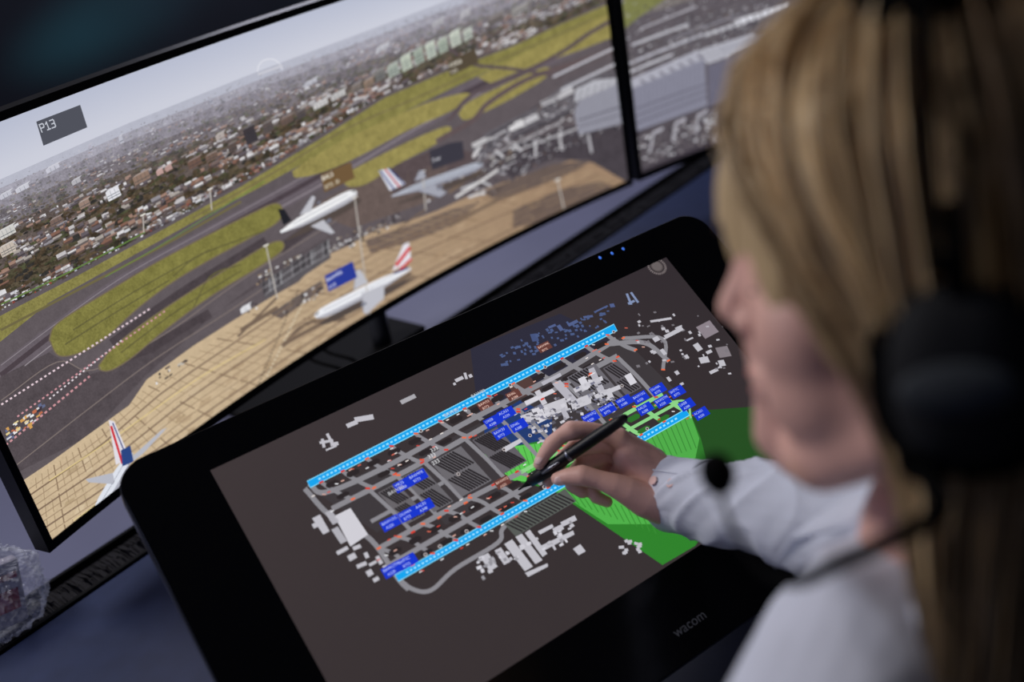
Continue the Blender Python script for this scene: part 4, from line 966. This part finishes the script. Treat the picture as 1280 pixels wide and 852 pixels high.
for t_ in (.022, .048):
    bt = lathe('button', [(.0001, 0), (.0046, 0), (.0050, .0008), (.0046, .0018), (.0033, .0014), (.0001, .0014)], ct + axw * t_ + (bn * .9 + axw.cross(bn) * .25).normalized() * .0392, (bn * .9 + axw.cross(bn) * .25), axw, m_nail, None, ns=20); bt.parent = shirt
ct2 = EL2.lerp(WR2, .80); lathe('cuff', [(.034, 0), (.037, .002), (.036, .04), (.034, .045), (.031, .043), (.028, .01)], ct2, (WR2 - EL2), (0, 0, 1), m_shirt, None).parent = shirt
V = []; Fc = []; nA = 44
fwd = Vector((-.55, .83, 0)).normalized(); sdv = Vector((fwd.y, -fwd.x, 0))
rows = [(.060, .005), (.062, .040), (.066, .054), (.074, .050), (.094, .018), (.112, -.016)]
for i in range(nA + 1):
    a = math.radians(34 + (292) * i / nA); op = 1 - min(1, min(i, nA - i) / 9.0)
    for ri, (r, z) in enumerate(rows):
        dirv = fwd * math.cos(a) + sdv * math.sin(a)
        V.append(NB + Vector((0, -.004, -.006)) + dirv * (r + .010 * op + (.022 * op if ri > 3 else 0)) + Vector((0, 0, z - .060 * op - .016 * max(0, math.cos(a)))))
m = len(rows)
for i in range(nA):
    for j in range(m - 1): Fc.append((i * m + j, i * m + j + 1, (i + 1) * m + j + 1, (i + 1) * m + j))
colr = new_mesh('collar', V, Fc, m_shirt, shirt, True); md = colr.modifiers.new('s', 'SOLIDIFY'); md.thickness = .003
Q = []
for sx in (-.065, .065):
    Q.append(('c', [(Vector((.40 + sx * .9, .16, .58)), .108), (Vector((.40 + sx * 1.3, .22, .575)), .088), (Vector((.40 + sx * 1.5, .60, .57)), .066), (Vector((.40 + sx * 1.5, .60, .13)), .052)]))
tme = blob_mesh('trousers', Q, 0.007, 4); tme.materials.append(m_trouser); link(bpy.data.objects.new('trousers', tme), person)
for sx in (-.065, .065):
    x0 = .40 + sx * 1.5
    smh = blob_mesh('shoe', [('c', [(Vector((x0, .585, .045)), .042), (Vector((x0, .66, .038)), .036), (Vector((x0 + sx * .1, .76, .032)), .030)])], .005, 3)
    smh.materials.append(m_matte); link(bpy.data.objects.new('shoe', smh), person)

# --- hair ---
m_hair = bpy.data.materials.new('hair_blonde'); m_hair.use_nodes = True
nt = m_hair.node_tree; b = nt.nodes['Principled BSDF']; b.inputs['Roughness'].default_value = 0.42; b.inputs['Specular IOR Level'].default_value = 0.45
at = nt.nodes.new('ShaderNodeAttribute'); at.attribute_name = 'Col'; tc = nt.nodes.new('ShaderNodeTexCoord')
nz = nt.nodes.new('ShaderNodeTexNoise'); nz.inputs['Scale'].default_value = 60; nt.links.new(tc.outputs['Object'], nz.inputs['Vector'])
mr = nt.nodes.new('ShaderNodeMapRange'); mr.inputs['To Min'].default_value = 0.85; mr.inputs['To Max'].default_value = 1.15; nt.links.new(nz.outputs['Fac'], mr.inputs['Value'])
vm = nt.nodes.new('ShaderNodeVectorMath'); vm.operation = 'SCALE'; nt.links.new(at.outputs['Color'], vm.inputs[0]); nt.links.new(mr.outputs[0], vm.inputs['Scale']); nt.links.new(vm.outputs[0], b.inputs['Base Color'])
HEM = [(0, .044), (25, .034), (45, .014), (60, -.008), (74, -.036), (84, -.085), (92, -.150), (102, -.185), (120, -.195), (180, -.200)]
def hsurf(th, L, off=0.0):
    A = abs(th); hem = interp(A, HEM) + .006 * math.sin(th * .35); Lq = .158; tot = Lq + (.045 - hem); l = L * tot
    a = .091; bfr = .112 if A < 90 else .108
    sx, sy = -math.sin(math.radians(th)), math.cos(math.radians(th)); yo = 0
    wave = .0012 * math.sin(th * .16 + L * 5)
    if l < Lq:
        ph = l / Lq * math.pi / 2; rr = math.sin(ph); z = .045 + .100 * math.cos(ph)
    else:
        rr = 1.0; z = .045 - (l - Lq); dz = .045 - z
        rr = 1 + .05 * math.sin(dz * 16) - .9 * max(0, dz - .03) * (0.45 if A > 84 else .75) + (.9 * max(0, dz - .17) if A > 84 else 0)
        if 70 < A < 125: yo = .14 * max(0, dz - .06)
    k = off + wave * min(1, l / .06)
    return hl(sx * (a * rr + k), -.008 + sy * (bfr * rr + k) + yo, z + (k if l < Lq * .6 else 0))
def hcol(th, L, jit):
    # crown and back darkened with painted shade; brighter face-framing lengths
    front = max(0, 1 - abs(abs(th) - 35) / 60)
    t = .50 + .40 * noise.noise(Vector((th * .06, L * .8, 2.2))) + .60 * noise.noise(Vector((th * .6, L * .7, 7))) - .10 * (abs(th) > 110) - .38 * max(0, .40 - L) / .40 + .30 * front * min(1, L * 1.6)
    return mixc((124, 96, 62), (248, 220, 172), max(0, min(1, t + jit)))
V = []; Fc = []; Cc = []
nT, nL = 220, 44
for i in range(nT):
    th = -180 + 360 * i / nT
    for j in range(nL + 1):
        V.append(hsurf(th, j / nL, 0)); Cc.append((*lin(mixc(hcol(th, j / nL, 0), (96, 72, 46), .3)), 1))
for i in range(nT):
    for j in range(nL): Fc.append((i * (nL + 1) + j, ((i + 1) % nT) * (nL + 1) + j, ((i + 1) % nT) * (nL + 1) + j + 1, i * (nL + 1) + j + 1))
for k in range(4600):
    th0 = random.uniform(-180, 180); L0 = random.uniform(0.02, .5); L1 = random.uniform(.78, 1.07)
    tgt = 100 if th0 > -18 else -100
    sweep = abs(th0) < 96
    off = random.uniform(.0002, .0040); pts = []; rad = []; ph_ = random.uniform(0, 6); r0 = random.uniform(.0004, .0010)
    if random.random() < .08: off += random.uniform(.002, .008)
    for q in range(12):
        t = q / 11; L = L0 + (L1 - L0) * t
        th = th0 + ((tgt - th0) * .74 * L ** 1.7 if sweep else 6 * math.sin(ph_) * L)
        if sweep: L *= 1 - .06 * (1 - abs(th0) / 96) * L
        pts.append(hsurf(th, L, off + .0011 * math.sin(t * 7 + ph_))); rad.append(r0 * (0.4 + 0.8 * math.sin(math.pi * min(1, .12 + t * .86))))
    v_, f_ = tube_geo(pts, rad, 4); base = len(V); V += v_; Fc += [tuple(base + q for q in f) for f in f_]
    j_ = random.uniform(-.2, .28)
    for q in range(12):
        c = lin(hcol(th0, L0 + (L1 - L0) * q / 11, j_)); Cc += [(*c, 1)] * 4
hair = new_mesh('hair', V, Fc, m_hair, person, True)
ca = hair.data.color_attributes.new('Col', 'FLOAT_COLOR', 'POINT'); ca.data.foreach_set('color', np.array(Cc, np.float32).ravel())

# ================= HEADSET =================
m_cup = mat('cup_grey', (62, 66, 70), 0.7, spec=.2)
m_cup2 = mat('cup_charcoal', (26, 27, 30), 0.75, spec=.2)
m_foam = mat('headset_black', (9, 9, 10), 0.95, namt=.2, spec=.05)
hs_e = empty('headset', hl(0, 0, .15)); top(hs_e, 'black over-ear headset with boom microphone worn on blonde head', 'headset')
for s in (-1, 1):
    ctr = hl(s * .080, -.018, -.032); axc = (rw * s + uw * .08 - fw * .06).normalized()
    lathe('ear_cushion', [(.026, 0), (.038, .002), (.043, .008), (.044, .014), (.040, .020), (.032, .023)], ctr, axc, uw, m_foam, hs_e, 1.04, .90, 48, .06)
    lathe('ear_cup', [(.028, .018), (.034, .021), (.036, .026), (.034, .032), (.028, .037), (.018, .040), (.0005, .041)], ctr + uw * .002, axc, uw, m_cup2, hs_e, 1.05, .82, 48, .08)
    lathe('cup_plate', [(.001, .039), (.018, .0395), (.020, .0415), (.018, .0430), (.0005, .0432)], ctr - uw * .001 + fw * .002, axc, fw, m_cup, hs_e, 1.15, .55, 40)
    tube('cup_slider', [ctr + axc * .026 + uw * .030, ctr + axc * .030 + uw * .050, ctr + axc * .026 + uw * .075], [.0050, .0050, .0036], m_foam, hs_e, ns=10)
pts = []
for k in range(17):
    a = math.pi * k / 16; pts.append(hl(-.112 * math.cos(a), -.012, .016 + .146 * math.sin(a)))
tube('headband', pts, .0034, m_foam, hs_e, ns=10, sm=3)
pp = []
for k in range(9):
    a = math.pi * (.27 + .46 * k / 8); pp.append(hl(-.106 * math.cos(a), -.008, .02 + .137 * math.sin(a)))
cen = catmull(pp, 4); _v, Fc = tube_geo(cen, [.018] * len(cen), 16, None)
V = []
for i, c in enumerate(cen):
    d = (cen[min(i + 1, len(cen) - 1)] - cen[max(0, i - 1)]).normalized(); nrm = d.cross(fw).normalized(); e = 1 - .5 * (abs(i / 16 - 1)) ** 6
    for k in range(16):
        a = 2 * math.pi * k / 16; V.append(c + fw * math.cos(a) * .032 * e + nrm * math.sin(a) * .011 * e)
pad = new_mesh('headband_pad', V, Fc, m_foam, None, True); par(pad, hs_e)
def pc(px, py, d): return c2w(Vector((px - 640, py - 426, 1290)) * (d / 1290))
micp = pc(897, 592, .53)
st = hl(-.108, .000, -.068)
tube('microphone_boom', [st, pc(1175, 636, .415), pc(1110, 676, .42), pc(1050, 702, .435), pc(1003, 724, .455), pc(965, 722, .475), pc(932, 690, .495), pc(908, 640, .515), micp], [.0046, .0044, .0042, .0040, .0034, .0026, .0020, .0016, .0014], m_foam, hs_e, ns=10)
lathe('boom_pivot', [(.001, 0), (.010, .001), (.010, .008), (.006, .011), (.001, .011)], hl(-.102, .000, -.064), -rw, uw, m_foam, hs_e)
md_ = (micp - pc(908, 640, .515)).normalized()
lathe('microphone', [(.001, -.011), (.006, -.009), (.0090, -.003), (.0092, .002), (.0075, .008), (.004, .011), (.0006, .012)], micp, md_, (1, 0, 0), m_foam, hs_e)

# ================= CHAIR =================
ch = empty('office_chair', (.40, .12, 0)); top(ch, 'dark fabric swivel office chair under the seated person', 'chair')
box('seat', (.15, -.12, .385), (.65, .38, .465), m_chair, ch, None, .03)
box('backrest', (.18, -.22, .56), (.62, -.15, .98), m_chair, ch, None, .03)
tube('back_support', [(.40, .0, .39), (.40, -.17, .40), (.40, -.235, .52), (.40, -.225, .72)], .018, m_matte, ch, ns=12)
tube('gas_column', [(.40, .12, .08), (.40, .12, .25), (.40, .12, .39)], .025, m_metal, ch, ns=16)
for k in range(5):
    a = 2 * math.pi * k / 5 + .3; d = Vector((math.cos(a), math.sin(a), 0))
    tube('base_arm', [Vector((.40, .12, .10)), Vector((.40, .12, .09)) + d * .15, Vector((.40, .12, .065)) + d * .28], [.022, .018, .014], m_matte, ch, ns=12)
    lathe('caster', [(.001, -.02), (.024, -.018), (.027, -.01), (.027, .01), (.024, .018), (.001, .02)], Vector((.40, .12, .028)) + d * .28, Vector((-d.y, d.x, 0)), (0, 0, 1), m_black, ch, ns=20)

# ================= PLASTIC BAG =================
bag_c = Vector((-.090, 1.245, .7555))
bm = bmesh.new(); bmesh.ops.create_icosphere(bm, subdivisions=6, radius=1)
for v in bm.verts:
    p = v.co.copy(); q = Vector((p.x * .055, p.y * .030, (p.z + 1) * .066))
    ridg = abs(noise.noise(p * 2.3)) * .014 + abs(noise.noise(p * 6.1 + Vector((3, 1, 2)))) * .010 + abs(noise.noise(p * 13 + Vector((1, 7, 2)))) * .004
    q += Vector((p.x, p.y, p.z * .7)) * ridg
    if q.z > .10: q.x *= .8
    q.z = max(q.z, 0.0005)
    v.co = bag_c + q
me = bpy.data.meshes.new('plastic_bag'); bm.to_mesh(me); bm.free()
m_bag = mat('clear_plastic', (228, 232, 244), 0.10, nscale=40, namt=0.1, bump=.6, bscale=50, alpha=0.26, spec=1.0)
me.materials.append(m_bag); bag = bpy.data.objects.new('plastic_bag', me); COL.objects.link(bag)
top(bag, 'crumpled clear plastic bag with red packet inside, on the desk', 'plastic bag')
m_red = mat('packet_red', (165, 40, 60), .5, nscale=60, namt=.3)
MB = Matrix.Translation(bag_c) @ Matrix.Rotation(.3, 4, 'Z') @ Matrix.Rotation(.22, 4, 'Y')
m_pw = mat('packet_white', (190, 186, 200), .5)
pk = box('packet', (-.034, -.008, .012), (.022, .008, .100), m_pw, None, MB, .004); pk.parent = bag
pl = box('packet_print', (-.028, -.0095, .034), (.014, -.0078, .062), m_red, None, MB, .0005); pl.parent = bag
pl = box('packet_print', (-.028, -.0095, .076), (.016, -.0078, .084), m_red, None, MB, .0005); pl.parent = bag

# ================= CABLES BEHIND =================
for k, off in enumerate((0, .03)):
    a = mon1.w(mon1.W / 2 - .06 - off, .12, -.06); bb_ = MD @ Vector((.50 - off, .035, .757))
    c = tube('monitor_cable', [a, a + Vector((-.02, -.0, -.14)), bb_ + Vector((.02, 0, .05)), bb_], .0035, m_matte, None, ns=8)
    top(c, 'black cable drooping behind the monitor into the brush strip', 'cable', 'monitor cables')

# ================= LIGHTS =================
def area(loc, tgt, size, power, col, name):
    l = bpy.data.lights.new(name, 'AREA'); l.size = size; l.energy = power; l.color = col
    o = bpy.data.objects.new(name, l); o.location = loc; o.rotation_euler = (Vector(tgt) - Vector(loc)).to_track_quat('-Z', 'Y').to_euler(); COL.objects.link(o); return o
area((-.45, 1.45, 2.15), (.45, .62, 1.00), .55, 13, (1.0, .96, .95), 'hand_key_light')  # added overhead key for the hand; no such fixture visible
area((1.15, 2.3, 1.95), (1.0, 1.66, .75), .8, 12, (.84, .84, 1.0), 'desk_wash_light')  # added to brighten the rear shelf, not a visible lamp
area((-1.0, .9, 1.7), (-.1, 1.1, .75), .5, 2.5, (.5, .55, 1.0), 'side_wash_light')
l = bpy.data.lights.new('wall_spot', 'SPOT'); l.energy = 110; l.color = (.15, .8, .8); l.spot_size = .22; l.spot_blend = 1; l.shadow_soft_size = .05  # added teal spot that throws the glow streak on the wall
o = bpy.data.objects.new('wall_spot', l); o.location = (-.35, 2.5, 1.0); o.rotation_euler = (Vector((.62, 2.9, 1.24)) - Vector(o.location)).to_track_quat('-Z', 'Y').to_euler(); COL.objects.link(o)
w = bpy.data.worlds.new('World'); scn.world = w; w.use_nodes = True
w.node_tree.nodes['Background'].inputs[0].default_value = (.10, .11, .16, 1); w.node_tree.nodes['Background'].inputs[1].default_value = .2

# ================= CAMERA =================
cd = bpy.data.cameras.new('Camera'); cam = bpy.data.objects.new('Camera', cd); COL.objects.link(cam)
r = c2d((1, 0, 0)); u = c2d((0, -1, 0)); bk = c2d((0, 0, -1))
M = Matrix((r, u, bk)).transposed().to_4x4(); M.translation = CAM; cam.matrix_world = M
cd.sensor_width = 36; cd.lens = 36 * F / 1280; cd.clip_start = .02
cd.dof.use_dof = True; cd.dof.focus_distance = 1.16; cd.dof.aperture_fstop = 2.2
scn.camera = cam
